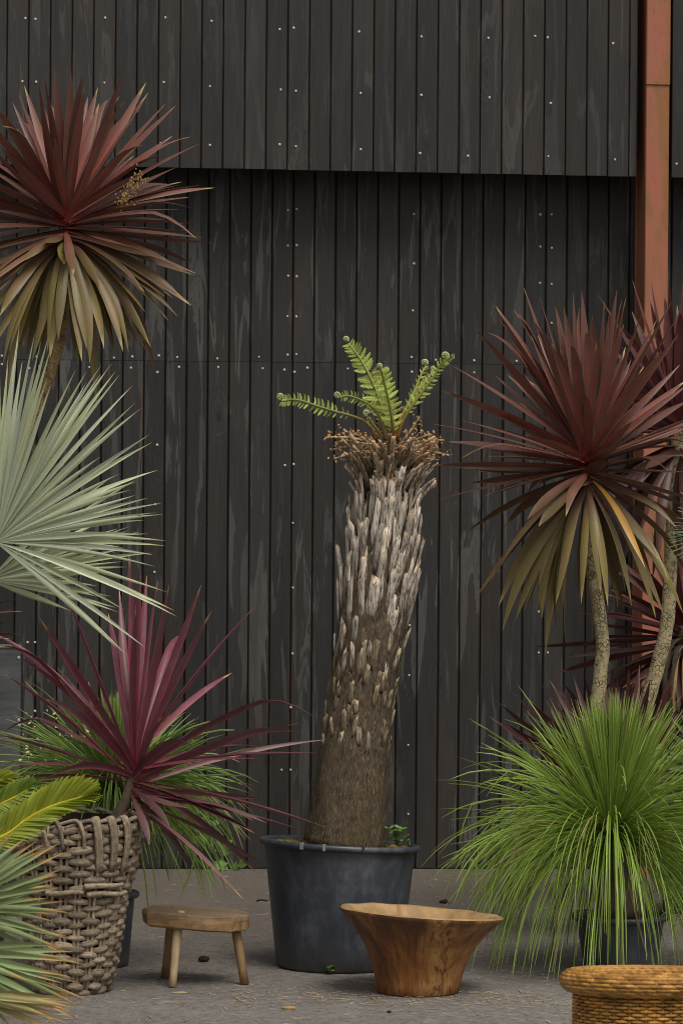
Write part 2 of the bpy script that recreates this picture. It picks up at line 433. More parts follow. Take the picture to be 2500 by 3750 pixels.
def m_willow(name, c0, c1, c2, rough=0.8):
    k = NT(name); co = k.coord(); oi = k.oinfo(); ag = k.sepc(oi.outputs['Color'])
    g = k.noise(k.map(k.coord('UV'), (9, 1.3, 1)), 1.0, 4, 0.65); g = k.math('ADD', k.math('MULTIPLY', g, 0.55), k.math('MULTIPLY', k.noise(co, 75, 4, 0.7), 0.45)); a = k.noise(co, 11, 4, 0.6)
    col = k.ramp(g, [(0.38, c0), (0.50, c1), (0.64, c2)])
    col = k.mix(k.ramp(a, [(0.45, 0.0), (0.7, 0.5)]), col, tuple(x*0.5 for x in c0))
    hv = k.add('ShaderNodeHueSaturation'); k.ln(col, hv.inputs['Color'])
    k.ln(k.math('ADD', 0.58, k.math('MULTIPLY', ag[1], 0.78)), hv.inputs['Value'])
    k.bump(g, 0.8, 0.006)
    return k.done(hv.outputs[0], rough, 0.3)

M = {}
M['wall'] = m_wall(); M['gap'] = m_plain('groove_dark', (0.010, 0.0088, 0.0078), 0.9, 0.1)
M['edge'] = m_edge(); M['ground'] = m_ground(); M['post'] = m_post()
M['steel'] = m_plain('zinc_screw', (0.50, 0.49, 0.47), 0.4, 0.5, 0.2)
M['cord'] = m_strap('red_cordyline_leaf', (0.165, 0.066, 0.050), (0.125, 0.064, 0.042), (0.205, 0.172, 0.044),
                    (0.44, 0.050, 0.034), (0.19, 0.12, 0.05), (0.34, 0.25, 0.08), rib_w=0.15, rib_amt=0.9, pale=(0.215, 0.100, 0.080))
M['cord_dark'] = m_strap('dark_cordyline_leaf', (0.120, 0.038, 0.036), (0.085, 0.031, 0.028), (0.110, 0.058, 0.038),
                         (0.26, 0.035, 0.035), (0.11, 0.045, 0.035), (0.24, 0.16, 0.08), pale=(0.150, 0.055, 0.055))
M['cord_pink'] = m_strap('pink_cordyline_leaf', (0.170, 0.046, 0.066), (0.130, 0.068, 0.068), (0.180, 0.128, 0.106),
                         (0.36, 0.035, 0.075), (0.46, 0.045, 0.100), (0.45, 0.26, 0.11), rib_amt=0.35, pale=(0.190, 0.105, 0.110), edge0=0.36, edge_amt=(0.95, 0.25))
M['cord_orange'] = m_strap('dying_cordyline_leaf', (0.33, 0.17, 0.03), (0.34, 0.18, 0.03), (0.36, 0.19, 0.03),
                           (0.45, 0.2, 0.05), (0.5, 0.3, 0.08), (0.4, 0.2, 0.08))
M['palm_silver'] = m_strap('silver_fan_leaf', (0.58, 0.64, 0.49), (0.59, 0.62, 0.39), (0.44, 0.48, 0.22),
                           (0.42, 0.50, 0.34), (0.44, 0.47, 0.12), (0.42, 0.26, 0.11), rib_w=0.2, rib_amt=0.35, transl=0.18, rough=0.5, pale=(0.48, 0.53, 0.44), edge0=0.40)
M['palm_blue'] = m_strap('blue_fan_leaf', (0.275, 0.35, 0.155), (0.265, 0.335, 0.135), (0.52, 0.36, 0.14),
                         (0.30, 0.40, 0.24), (0.36, 0.36, 0.10), (0.48, 0.28, 0.10), rib_w=0.2, rib_amt=0.3, transl=0.18, rough=0.5, pale=(0.32, 0.39, 0.20), tip0=0.80)
M['palm_green'] = m_strap('green_fan_leaf', (0.20, 0.27, 0.09), (0.19, 0.255, 0.085), (0.18, 0.22, 0.07),
                          (0.24, 0.30, 0.11), (0.27, 0.30, 0.08), (0.34, 0.27, 0.10), rib_amt=0.3, transl=0.15, pale=(0.24, 0.31, 0.13))
M['cycad'] = m_strap('cycad_leaflet', (0.33, 0.37, 0.025), (0.20, 0.29, 0.035), (0.07, 0.15, 0.055),
                     (0.40, 0.38, 0.02), (0.34, 0.36, 0.03), (0.45, 0.36, 0.04), rib_amt=0.3, transl=0.25, pale=(0.36, 0.40, 0.05))
M['rachis'] = m_plain('cycad_rachis', (0.50, 0.40, 0.03), 0.5)
M['blade'] = m_blade('grass_tree_blade', (0.20, 0.34, 0.030), (0.235, 0.345, 0.055), (0.30, 0.27, 0.14))
M['blade_dark'] = m_blade('old_grass_blade', (0.11, 0.20, 0.03), (0.180, 0.275, 0.06), (0.34, 0.27, 0.13))
M['needle'] = m_blade('grey_green_needle', (0.12, 0.17, 0.07), (0.17, 0.24, 0.11), (0.35, 0.30, 0.14))
M['bark_gold'] = m_bark('golden_bark', (0.29, 0.195, 0.085), (0.125, 0.078, 0.036), sz=90, amt=0.6)
M['bark_grey'] = m_bark('corky_bark', (0.37, 0.305, 0.175), (0.155, 0.120, 0.062), sz=55, amt=0.85)
M['bark_old'] = m_bark('old_thatch', (0.10, 0.075, 0.05), (0.03, 0.022, 0.016), crack=False)
M['fibre'] = m_fern_trunk(); M['stub'] = m_stub()
M['strand'] = m_plain('root_strand', (0.125, 0.096, 0.064), 0.9, 0.15, 0.5, 40)
M['strand_pale'] = m_plain('root_strand_pale', (0.215, 0.175, 0.128), 0.9, 0.15, 0.5, 40)
M['curl'] = m_plain('dead_frond', (0.47, 0.285, 0.140), 0.75, 0.25, 0.45, 25)
M['frond_stem'] = m_blade('frond_stem', (0.17, 0.045, 0.015), (0.27, 0.26, 0.065), (0.30, 0.36, 0.11), transl=0.05)
M['pinna'] = m_blade('fern_leaflet', (0.54, 0.65, 0.13), (0.57, 0.68, 0.15), (0.60, 0.70, 0.19), transl=0.12)
M['crozier'] = m_plain('fern_crozier', (0.36, 0.43, 0.18), 0.6, 0.3, 0.25, 90)
M['pot'] = m_pot(); M['soil'] = m_plain('mossy_soil', (0.075, 0.048, 0.022), 0.95, 0.1, 0.6, 25)
M['moss'] = m_plain('moss', (0.115, 0.085, 0.022), 0.95, 0.1, 0.5, 60)
M['clip'] = m_plain('grey_clip', (0.20, 0.205, 0.21), 0.5)
M['black'] = m_plain('black_fitting', (0.02, 0.02, 0.021), 0.5)
def m_stool(zt):
    k = NT('worn_elm_seat'); co = k.coord(); g = k.noise(k.map(co, (4, 40, 40)), 1.0, 5, 0.6, 0.8); a = k.noise(co, 14, 4, 0.6)
    col = k.ramp(g, [(0.28, (0.17, 0.098, 0.045)), (0.52, (0.32, 0.195, 0.088)), (0.78, (0.40, 0.265, 0.135))])
    col = k.mix(k.ramp(a, [(0.48, 0.0), (0.66, 0.7)]), col, (0.105, 0.068, 0.038))
    x = k.sep(co); mz = k.add('ShaderNodeMapRange'); mz.inputs[1].default_value = zt-0.012; mz.inputs[2].default_value = zt-0.003
    k.ln(k.math('ADD', x[2], k.math('MULTIPLY', x[0], 0.055)), mz.inputs[0])
    worn = k.ramp(g, [(0.3, (0.125, 0.092, 0.062)), (0.7, (0.225, 0.172, 0.120))])
    col = k.mix(k.math('MULTIPLY', mz.outputs[0], k.ramp(a, [(0.3, 1.0), (0.7, 0.55)])), col, worn)
    k.bump(k.math('ADD', g, k.math('MULTIPLY', a, 0.6)), 0.5, 0.006)
    return k.done(col, 0.6, 0.35)
M['stool'] = m_stool(0.262)
M['stool_old'] = m_wood('worn_elm', (0.150, 0.096, 0.052), (0.265, 0.172, 0.092), (0.36, 0.245, 0.140), (4, 40, 40), 0.65, 0.5)
M['stool_leg'] = m_wood('turned_leg', (0.145, 0.082, 0.036), (0.260, 0.155, 0.070), (0.36, 0.235, 0.115), (45, 45, 4), 0.6, 0.4)
M['stool_leg_pale'] = m_wood('bare_leg', (0.30, 0.20, 0.10), (0.47, 0.345, 0.195), (0.57, 0.44, 0.28), (45, 45, 4), 0.65, 0.25)
M['bowl'] = m_bowl()
M['bowl_in'] = m_wood('bare_bowl_wood', (0.20, 0.115, 0.050), (0.36, 0.225, 0.100), (0.48, 0.33, 0.165), (9, 9, 9), 0.65, 0.35)
M['willow'] = m_willow('weathered_willow', (0.100, 0.073, 0.047), (0.225, 0.175, 0.122), (0.38, 0.31, 0.225))
M['willow_stake'] = m_willow('willow_stake', (0.20, 0.15, 0.095), (0.33, 0.25, 0.165), (0.44, 0.35, 0.245))
M['rattan'] = m_willow('varnished_rattan', (0.26, 0.105, 0.020), (0.46, 0.225, 0.048), (0.62, 0.375, 0.115), 0.34)
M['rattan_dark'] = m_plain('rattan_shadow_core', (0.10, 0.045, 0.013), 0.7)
M['box_ply'] = m_wood('grey_weathered_ply', (0.060, 0.062, 0.062), (0.095, 0.098, 0.098), (0.14, 0.142, 0.138), (3, 3, 26), 0.8, 0.4)
M['straw'] = m_plain('straw', (0.34, 0.275, 0.175), 0.8, 0.25, 0.4, 9)
M['grit'] = m_plain('grit', (0.20, 0.18, 0.155), 0.85, 0.3, 0.75, 70)
M['clod'] = m_plain('dark_clod', (0.028, 0.020, 0.014), 0.95, 0.1, 0.5, 60)
M['chip'] = m_plain('wood_chip', (0.33, 0.205, 0.085), 0.75, 0.25, 0.35, 30)
M['weed'] = m_plain('weed_leaf', (0.115, 0.20, 0.045), 0.55, 0.3, 0.35, 30)
M['flower'] = m_plain('dry_flower', (0.30, 0.19, 0.07), 0.8, 0.2, 0.4, 40)
M['papery'] = m_plain('papery_husk', (0.52, 0.43, 0.24), 0.8, 0.2, 0.3, 40)

# ------------------------------------------------------------------ setting: ground
v = [(-400, -400, 0), (400, -400, 0), (400, 400, 0), (-400, 400, 0)]
g = link('ground', mesh('ground', v, [(0, 1, 2, 3)], M['ground'], smooth=False)); g['kind'] = 'structure'
g['label'] = 'grey worn asphalt paving littered with straw'

# ------------------------------------------------------------------ the clad wall
PITCH_B = 0.1; GAP = 0.0068; X_REF = on_wall(1070, 1330, 0).x
Z_JOINT = on_wall(1250, 1333, 0).z
Y_UP = -0.25
wall = thing('timber_wall', (0, 0, 0), 'tall black stained plywood clad shed wall with grooves and pale screws', 'wall')
def board_mesh(name, w, t, h, mat, c=0.0035, raw=()):
    # front face at y=0 (towards -Y), back at y=t, chamfered long edges; local origin at bottom left
    prof = [(0, t), (0, c), (c, 0), (w-c, 0), (w, c), (w, t)]
    v = [Vector((x, y, z)) for z in (0, h) for x, y in prof]
    n = len(prof); f = [tuple(range(n))[::-1], tuple(range(n, 2*n))]
    for i in range(n-1): f.append((i, i+1, n+i+1, n+i))
    me = mesh(name, v, f, mat, smooth=False)
    if raw:
        me.materials.append(M['edge'])
        for q in raw: me.polygons[q].material_index = 1
    return me
z_over = lambda x: 3.300-0.0045*(x+0.9)+0.0
X0, X1 = -3.35, 3.2
# find overhang height from the photograph: lower edge at (1250, 628)
Z_OVER = on_wall(1250, 627, Y_UP).z
low = board_mesh('board', PITCH_B-GAP, 0.02, Z_JOINT-0.0015, M['wall'])
mid = board_mesh('board', PITCH_B-GAP, 0.02, 1.4, M['wall'])
low_raw = board_mesh('board', PITCH_B-GAP, 0.02, Z_JOINT-0.0015, M['wall'], 0.0028, (5, 6))
mid_raw = board_mesh('board', PITCH_B-GAP, 0.02, 1.4, M['wall'], 0.0028, (2, 3))
i0 = int((X0-X_REF)/PITCH_B)
n_low = int((X1-X0)/PITCH_B)
for i in range(n_low):
    x = X_REF+(i0+i)*PITCH_B+GAP/2
    o = link('board', low_raw if i % 7 == 2 else low, wall); o.location = (x, -0.02+rnd.uniform(-0.0012, 0.0012), 0.006)
    o = link('board', mid_raw if i % 5 == 1 else mid, wall); o.location = (x, -0.02+rnd.uniform(-0.0012, 0.0012), Z_JOINT+0.0064)
bk, bf = box(X0-0.1, X1+0.1, -0.011, 0.08, -0.02, Z_OVER+1.95)
part('backing_sheet', wall, bk, bf, M['gap'], smooth=False)
# the overhanging upper tier
x_ref_u = on_wall(1050, 600, Y_UP).x
upm = board_mesh('board', PITCH_B-GAP*0.75, 0.022, 1.9, M['wall'])
up_raw = board_mesh('board', PITCH_B-GAP*0.75, 0.022, 1.9, M['wall'], 0.0026, (5, 6))
PX0 = on_wall(2327, 600, Y_UP).x; PX1 = on_wall(2452, 600, Y_UP).x
i0 = int((X0-x_ref_u)/PITCH_B)
for i in range(n_low):
    xa = x_ref_u+(i0+i)*PITCH_B+GAP*0.4
    xb = xa+PITCH_B-GAP*0.75
    zb = Z_OVER-0.006*xa+rnd.uniform(-0.0008, 0.0008)
    if xa < PX0 and xb > PX0:
        me = board_mesh('board', PX0-xa, 0.022, 1.9, M['wall'])
    elif xa < PX1 and xb > PX1:
        me = board_mesh('board', xb-PX1, 0.022, 1.9, M['wall']); xa = PX1
    elif xa >= PX0 and xb <= PX1: continue
    else: me = up_raw if i % 3 == 0 else upm
    o = link('board', me, wall); o.location = (xa, Y_UP-0.022+rnd.uniform(-0.001, 0.001), zb)
for xa, xb in ((X0-0.1, PX0), (PX1, X1+0.1)):
    bk, bf = box(xa, xb, Y_UP-0.013, Y_UP+0.03, Z_OVER+0.03, Z_OVER+1.95)
    part('backing_sheet', wall, bk, bf, M['gap'], smooth=False)
    bk, bf = box(xa, xb, Y_UP+0.031, -0.021, Z_OVER+0.07, Z_OVER+0.10)
    part('soffit', wall, bk, bf, M['gap'], smooth=False)
# screws
SU = [(94,67),(131,70),(386,65),(606,64),(775,77),(83,298),(133,300),(383,303),(600,301),(769,316),(78,508),(589,525),(769,531),
      (1024,107),(1075,102),(1314,116),(1542,134),(1787,139),(1958,132),(2004,137),(2243,159),(1028,328),(1083,333),(1320,341),
      (1542,348),(1791,357),(2015,378),(1024,529),(1083,536),(1320,547),(1537,561),(1712,571),(2006,572),(2250,584),(2475,600)]
SL = [(1054,769),(1086,765),(1054,899),(1086,898),(1055,1010),(1086,1012),(1052,1158),(1085,1159),(1053,1299),(1085,1297),
      (1041,1354),(1078,1362),(1515,783),(1515,965),(1511,1137),(1506,1308),(1507,1362),(1977,785),(2018,785),(1977,903),(2019,908),
      (1976,1036),(2018,1040),(2018,1183),(1735,1320),(1735,1364),(1890,1322),(1888,1362),(1980,1307),(1980,1363),(8,1303),(8,1334),(135,1306),(190,1306),(485,1306),(582,1302),
      (649,1308),(796,1313),(948,1307),(108,1349),(145,1342),(328,1345),(480,1347),(577,1363),(656,1344),(799,1344),(962,1349),
      (576,1629),(569,1847),(566,2095),(105,2130),(132,2131),(102,2352),(129,2352),(97,2613),(129,2604),(1043,1704),(1075,1700),
      (1072,1915),(1125,1347),(1273,1350),(1419,1351),(1595,1318),(1072,2152),(1071,2393),(1065,2590),(1031,2819),(1064,2819),
      (1499,2290),(1497,2473),(1494,2728),(1494,2981),(590,921),(585,1093),(1977,1937),(1971,2240),(2006,2240),(1971,2390),(2004,2390),
      (2270,1320),(2270,1365),(330,1306),(418,1310)]
sv, sf, su = lathe([(0.0072, 0), (0.0068, 0.0016), (0.0045, 0.0028), (0.0008, 0.0031)], 10, Vector((0, 0, 0)))
sf.append(tuple(range(30, 40)))
scr = mesh('screw', sv, sf, M['steel'])
for lst, Y in ((SU, Y_UP-0.0225), (SL, -0.0205)):
    for px, py in lst:
        p = on_wall(px, py, Y); o = link('screw', scr, wall)
        o.location = (p.x, Y-0.0010, p.z); o.rotation_euler = (math.pi/2, 0, 0)
        s = rnd.uniform(0.66, 0.88); o.scale = (s, s, s)

# ------------------------------------------------------------------ red steel post
pz = on_wall(2405, 312, -0.33).z
px0 = on_wall(2362, 600, -0.33).x; px1 = on_wall(2447, 600, -0.33).x
post = thing('steel_post', ((px0+px1)/2, -0.16, 0), 'rusty red painted steel post standing against the black wall', 'post')
def bevel_box(x0, x1, y0, y1, z0, z1, b=0.004):
    pr = [(x0+b, y0), (x1-b, y0), (x1, y0+b), (x1, y1), (x0, y1), (x0, y0+b)]
    v = [Vector((x, y, z)) for z in (z0, z1) for x, y in pr]; n = 6
    f = [tuple(range(n))[::-1], tuple(range(n, 2*n))]+[(i, (i+1) % n, n+(i+1) % n, n+i) for i in range(n)]
    return v, f
v, f = bevel_box(px0, px1, -0.330, -0.318, 0, pz); part('front_flange', post, v, f, M['post'], smooth=False)
v, f = bevel_box(px0-0.001, px1+0.002, -0.337, -0.318, pz+0.003, 5.2); part('upper_flange', post, v, f, M['post'], smooth=False)
v, f = box(px0+0.004, px1-0.004, -0.317, -0.041, 0, 5.2); part('web', post, v, f, M['post'], smooth=False)
v, f = bevel_box(px0, px1, -0.040, -0.024, 0, 5.2); part('back_flange', post, v, f, M['post'], smooth=False)

# ------------------------------------------------------------------ generic plant pieces
def wprof(base=0.38, peak=0.5, point=1.0):
    def fn(t):
        if t < peak: s = base+(1-base)*math.sin(t/peak*math.pi/2)
        else: s = max(0.02, 1-((t-peak)/(1-peak))**1.9)
        return s
    return fn
def strap_leaf(root, B, T, width, r, mat, age, droop=None, side_jit=0.35, nseg=10, fold=0.28, parent=None, name='leaf', base=0.38, peak=0.5, bend=0.05):
    d = T-B; L = d.length
    hz = Vector((d.x, d.y, 0)); elev = math.atan2(d.z, hz.length)
    rad = hz.normalized() if hz.length > 1e-4 else SIDE.copy()
    if droop is None:
        if elev > 0: Cc = (B+T)/2+UP*(bend*L*math.cos(elev)*r.uniform(0.4, 1.8))
        else:
            k = min(1, -elev/1.2)
            Cc = B+d*0.46+rad*(L*0.15*k*r.uniform(0.4, 1.5))+UP*(L*(0.03+0.10*k)*r.uniform(0.5, 1.4)); peak = 0.64
    else: Cc = B+rad*(L*0.45)+UP*(L*droop)
    pts = bez(B, Cc, T, nseg)
    ph, am = r.uniform(0, 6.28), L*r.uniform(0.0, 0.016)
    lat = d.cross(UP).normalized() if d.cross(UP).length > 1e-4 else SIDE
    tipb = r.uniform(0.05, 0.16)*L if r.random() < 0.22 else 0.0       # some leaves are creased and hang at the end
    for i_ in range(1, nseg+1):
        t_ = i_/nseg
        pts[i_] = pts[i_]+lat*(am*math.sin(ph+5*t_)*t_)-UP*(tipb*max(0, (t_-0.68)/0.32)**1.6)
    sd = rad.cross(UP); cf = d.cross(TOCAM).normalized()
    if cf.dot(sd) < 0: cf = -cf
    q = r.uniform(0.05, 0.50) if elev > 0.3 else (r.uniform(0.0, 0.35) if elev > -0.35 else r.uniform(0.1, 0.7))
    if elev < -0.35: base *= 0.7; width *= 0.92
    sd = (sd*(1-q)+cf*q).normalized()
    wp = wprof(base, peak)
    v, f, uv = ribbon(pts, lambda t: width*0.5*wp(t), sd, twist=r.uniform(-side_jit, side_jit)*1.4, twist0=r.uniform(-side_jit, side_jit), fold=fold)
    return part(name, root, v, f, mat, uv, parent=parent, col=(age, r.random()))

def crown(root, cpx, D, tips, Lpx, wpx, mat, seed, n_fill=40, stem=0.10, front=0.7, fill_el=(-75, 80), fill_back=0.85, droopy=1.0, age_fn=None, fold=0.28, jit=0.35, fill_len=(0.72, 0.95), bend=0.05):
    r = random.Random(seed); s = D/F_PX
    Cn = at(cpx[0], cpx[1], D); L0 = Lpx*s; w0 = wpx*s
    out = []
    for tp in tips:
        px, py = tp[0], tp[1]
        lf = tp[2] if len(tp) > 2 else 0
        dx, dy = px-cpx[0], py-cpx[1]; lp = math.hypot(dx, dy)*s
        L = L0*r.uniform(0.93, 1.05)
        el = math.degrees(math.atan2(-dy, abs(dx)+1e-6))
        if lp < L: dep = math.sqrt(L*L-lp*lp)
        else: dep = 0.04*L
        if lf == 1: sign = 1; dep = min(dep, 0.55*L)
        elif lf == -1: sign = -1
        else: sign = 1 if r.random() < front else -1
        dep = min(dep, (0.62 if el > -10 else 0.34)*L)*sign
        T = at(px, py, D-dep)
        a = (0.0 if el > 35 else (0.5*(35-el)/50 if el > -15 else 0.5+0.5*min(1, (-15-el)/60)))
        a = min(1, max(0, a+r.uniform(-0.10, 0.12)))
        if age_fn: a = age_fn(a, r)
        B = Cn+UP*(-stem*a*0.9)+Vector((r.uniform(-.016, .016), r.uniform(-.016, .016), r.uniform(-.012, .012)))
        out.append(strap_leaf(root, B, T, w0*r.uniform(0.82, 1.12), r, mat, a, fold=fold, side_jit=jit, bend=bend))
    for i in range(n_fill):
        az = r.uniform(0, 2*math.pi); el = math.radians(r.uniform(*fill_el))
        dr = (SIDE*math.cos(az)*math.cos(el) + TOCAM*math.sin(az)*math.cos(el)+UP*math.sin(el))
        if dr.dot(TOCAM) > 0.25 and r.random() < fill_back: dr = dr-TOCAM*(2*dr.dot(TOCAM))
        L = L0*r.uniform(*fill_len)
        e = math.degrees(el)
        a = (0.0 if e > 35 else (0.5*(35-e)/50 if e > -15 else 0.5+0.5*min(1, (-15-e)/60)))
        if age_fn: a = age_fn(a, r)
        B = Cn+UP*(-stem*a*0.9)
        out.append(strap_leaf(root, B, B+dr*L, w0*r.uniform(0.75, 1.05), r, mat, a, fold=fold, side_jit=jit, bend=bend))
    return out
def trunk_px(root, path, D, r0, r1, mat, name='trunk', ns=12, bumpy=0.08, n=8, seed=1):
    pts = catmull([at(px, py, D) for px, py in path], n)
    v, f, uv = tube(pts, lambda t: r0+(r1-r0)*t, ns)
    r = random.Random(seed); cs = [p for p in v]
    k = len(pts)
    for i in range(k):
        c = pts[i]
        for j in range(ns):
            q = v[i*ns+j]; w = 1+bumpy*noise.noise(Vector((q.x*38, q.y*38, q.z*16+seed)))*1.6
            v[i*ns+j] = c+(q-c)*w
    uv = [(u, t*len(pts)/n/6) for u, t in uv]
    return part(name, root, v, f, mat, uv)
def plant_pot(base, r_top, r_bot, h, label, group=None, cat='plant pot', shear=0.0, name='plant_pot', rim=0.014):
    p = thing(name, base, label, cat, group)
    prof = [(r_bot*0.96, 0.0), (r_bot, 0.012)]+[(r_bot+(r_top-r_bot)*t, 0.012+(h-0.03)*t) for t in (0.2, 0.4, 0.6, 0.8, 1.0)]
    warp = lambda q, a, j: Vector((q.x, q.y, q.z*(1-shear*q.dot(SIDE)/h+shear*0.8*q.dot(TOCAM)/h)))
    v, f, uv = lathe(prof, 56, Vector(base), warp, close=True); part('body', p, v, f, M['pot'], uv)
    R = r_top
    pr = [(R-0.004, h-0.026), (R+rim, h-0.022), (R+rim+0.004, h-0.014), (R+rim+0.002, h-0.004), (R+rim-0.004, h), (R+0.002, h), (R-0.004, h-0.008), (R-0.007, h-0.05)]
    v, f, uv = lathe(pr, 56, Vector(base), warp); part('rim', p, v, f, M['pot'], uv)
    rs = R-0.006
    rr = random.Random(3)
    prof = [(0.001, h-0.018), (rs*0.35, h-0.020), (rs*0.7, h-0.022), (rs*0.9, h-0.020), (rs, h-0.026)]
    def sw(q, a, j):
        q = warp(q, a, j); q.z += 0.008*noise.noise(q*14); return q
    v, f, uv = lathe(prof, 40, Vector(base), sw); part('soil', p, v, f, M['soil'], uv)
    return p

# ------------------------------------------------------------------ tree fern in its big pot
D_F = 13.36; S_F = D_F/F_PX
fb = on_ground(1240, 3537); D_F = depth_of(fb)
pot = plant_pot(fb, 0.284, 0.236, 0.470, 'large round black plastic tub holding the tree fern', shear=0.05, rim=0.016)
rr = random.Random(11)
for ang, nm in ((-2.05, 'clip'), (-1.76, 'clip'), (-1.28, 'lug')):
    # small fittings clipped over the front of the rim
    c = fb+(SIDE*math.cos(ang)-TOCAM*math.sin(ang))*0.303
    c.z = 0.470-0.05*(c-fb).dot(SIDE)+0.04*(c-fb).dot(TOCAM)-0.012
    s = 0.0075 if nm == 'clip' else 0.005
    v, f = box(-s*0.7, s*0.7, -0.006, 0.010, -0.010, 0.014)
    q = -math.atan2((c-fb).x, -(c-fb).y) if False else math.atan2((c-fb).y, (c-fb).x)+math.pi/2
    Rm = Matrix.Rotation(q, 3, 'Z')
    part(nm, pot, [Rm @ p+c for p in v], f, M['clip' if nm == 'clip' else 'black'], smooth=False)
v = []; 
hp = [at(1405, 3026, D_F+0.28), at(1452, 3026, D_F+0.28), at(1455, 3030, D_F+0.28), at(1452, 3075, D_F+0.28)]
v, f, uv = tube(hp, lambda t: 0.0085, 6); part('handle', pot, v, f, M['black'], uv)

AX = [(1262, 3092), (1276, 2960), (1288, 2820), (1302, 2700), (1322, 2550), (1345, 2400), (1368, 2250), (1388, 2100), (1402, 1950), (1416, 1820), (1428, 1720), (1434, 1640)]
HW = [151, 134, 125, 118, 116, 118, 121, 118, 108, 92, 78, 55]
fern = thing('tree_fern', at(1262, 3092, D_F), 'tall leaning tree fern trunk with cut frond bases and unfurling green fronds', 'tree fern')
axp = catmull([at(x, y, D_F) for x, y in AX], 6)
hwp = []
for i in range(len(HW)-1):
    for k in range(6): hwp.append((HW[i]+(HW[i+1]-HW[i])*k/6)*S_F)
hwp.append(HW[-1]*S_F)
NA = len(axp)
def axis(t):
    x = t*(NA-1); i = min(NA-2, int(x)); u = x-i
    return axp[i].lerp(axp[i+1], u), hwp[i]*(1-u)+hwp[i+1]*u, (axp[min(i+2, NA-1)]-axp[max(i-1, 0)]).normalized()
v, f, uv = tube(axp, lambda t: axis(t)[1], 40)
for i in range(NA):
    for j in range(40):
        q = v[i*40+j]; c = axp[i]
        w = 1+0.07*noise.noise(Vector((q.x*16, q.y*16, q.z*5)))+0.05*noise.noise(Vector((q.x*50, q.y*50, q.z*14)))
        v[i*40+j] = c+(q-c)*w
part('trunk', fern, v, f, M['fibre'], uv)
def around(t, az, off=0.0):
    c, r, tg = axis(t)
    e1 = (SIDE-tg*SIDE.dot(tg)).normalized(); e2 = tg.cross(e1)
    n = e1*math.cos(az)+e2*math.sin(az)
    return c+n*(r+off), n, tg
# cut frond bases in a spiral
r = random.Random(21); n_st = 470; far = []
for i in range(n_st):
    u = (i/n_st)
    t = 0.215+0.730*u**0.98+r.uniform(-0.007, 0.007)
    if t < 0.50 and r.random() < 0.05+0.38*(0.50-t)/0.285: continue
    az = i*2.39996+r.uniform(-0.22, 0.22)
    p, n, tg = around(t, az, 0.001 if t < 0.475 else -0.004)
    h = (t-0.27)/0.715
    if t < 0.40:
        ln = r.uniform(0.05, 0.085); rad = r.uniform(0.008, 0.0125); out = r.uniform(0.02, 0.10); ag = r.uniform(0.0, 0.15); cv = 0.0
    elif t < 0.475:
        ln = r.uniform(0.07, 0.12); rad = r.uniform(0.0095, 0.0140); out = r.uniform(0.03, 0.11); ag = r.uniform(0.05, 0.36); cv = 0.0
    elif t < 0.765:
        ln = r.uniform(0.13, 0.22); rad = r.uniform(0.0100, 0.0165); out = r.uniform(0.03, 0.11); ag = r.uniform(0.28, 0.54); cv = r.uniform(-0.02, 0.05)
    else:
        q = (t-0.765)/0.18
        ln = r.uniform(0.10, 0.17)*(1-0.2*q); rad = r.uniform(0.0065, 0.0110); out = r.uniform(0.10, 0.30)+0.35*q; ag = r.uniform(0.48, 0.74)+0.22*q; cv = r.uniform(0.08, 0.30)+0.45*q*r.random()
    tgt = (tg+Vector((r.uniform(-.12, .12), r.uniform(-.12, .12), 0))).normalized()
    pts = []
    for k in range(6):
        s = k/5
        pts.append(p+tgt*(ln*s*(1-0.3*cv*s))+n*(ln*(out*s+cv*s*s)))
    fl = r.uniform(0.38, 0.62)
    v, f, uv = tube(pts, lambda s: rad*(0.55+0.45*min(1, s*3))*(1.0 if s < 0.9 else 0.92), 7, flat=fl, ref=n.cross(tg))
    for j in range(7):   # broken, uneven end
        v[5*7+j] = v[5*7+j]+tgt*(r.uniform(-0.022, 0.016) if h < 0.7 else r.uniform(-0.006, 0.006))
    if n.dot(TOCAM) < -0.22: far.append((v, f, uv))
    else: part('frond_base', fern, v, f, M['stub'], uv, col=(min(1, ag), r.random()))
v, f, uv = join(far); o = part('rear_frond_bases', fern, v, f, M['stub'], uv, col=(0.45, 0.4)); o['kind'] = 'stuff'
# loose root strands over the trunk
def strands(t0, t1, n, seed, mat, name, wmul=1.0):
    r = random.Random(seed); P = []
    for i in range(n):
        t = t0+(t1-t0)*r.random(); az = r.uniform(0, 2*math.pi); L = r.uniform(0.02, 0.055)
        p, nn, tg = around(t, az, r.uniform(-0.002, 0.006)); sd = nn.cross(tg)
        sl = r.gauss(0, 0.22); b = r.gauss(0, 0.22); lift = r.uniform(0, 0.010)
        pts = [p, p+(tg+sd*sl)*L*0.5+nn*lift, p+(tg+sd*(sl+b))*L+nn*lift*r.uniform(0, 1.6)]
        w = r.uniform(0.0005, 0.0010)*wmul
        vv = [];
        for q in pts: vv += [q-sd*w, q+sd*w]
        P.append((vv, [(0, 1, 3, 2), (2, 3, 5, 4)], [(0, 0)]*6))
    v, f, uv = join(P); o = part(name, fern, v, f, mat, uv); o['kind'] = 'stuff'
strands(0.0, 0.60, 7000, 31, M['strand'], 'root_fibre')
strands(0.0, 0.80, 2600, 32, M['strand_pale'], 'pale_root_fibre')
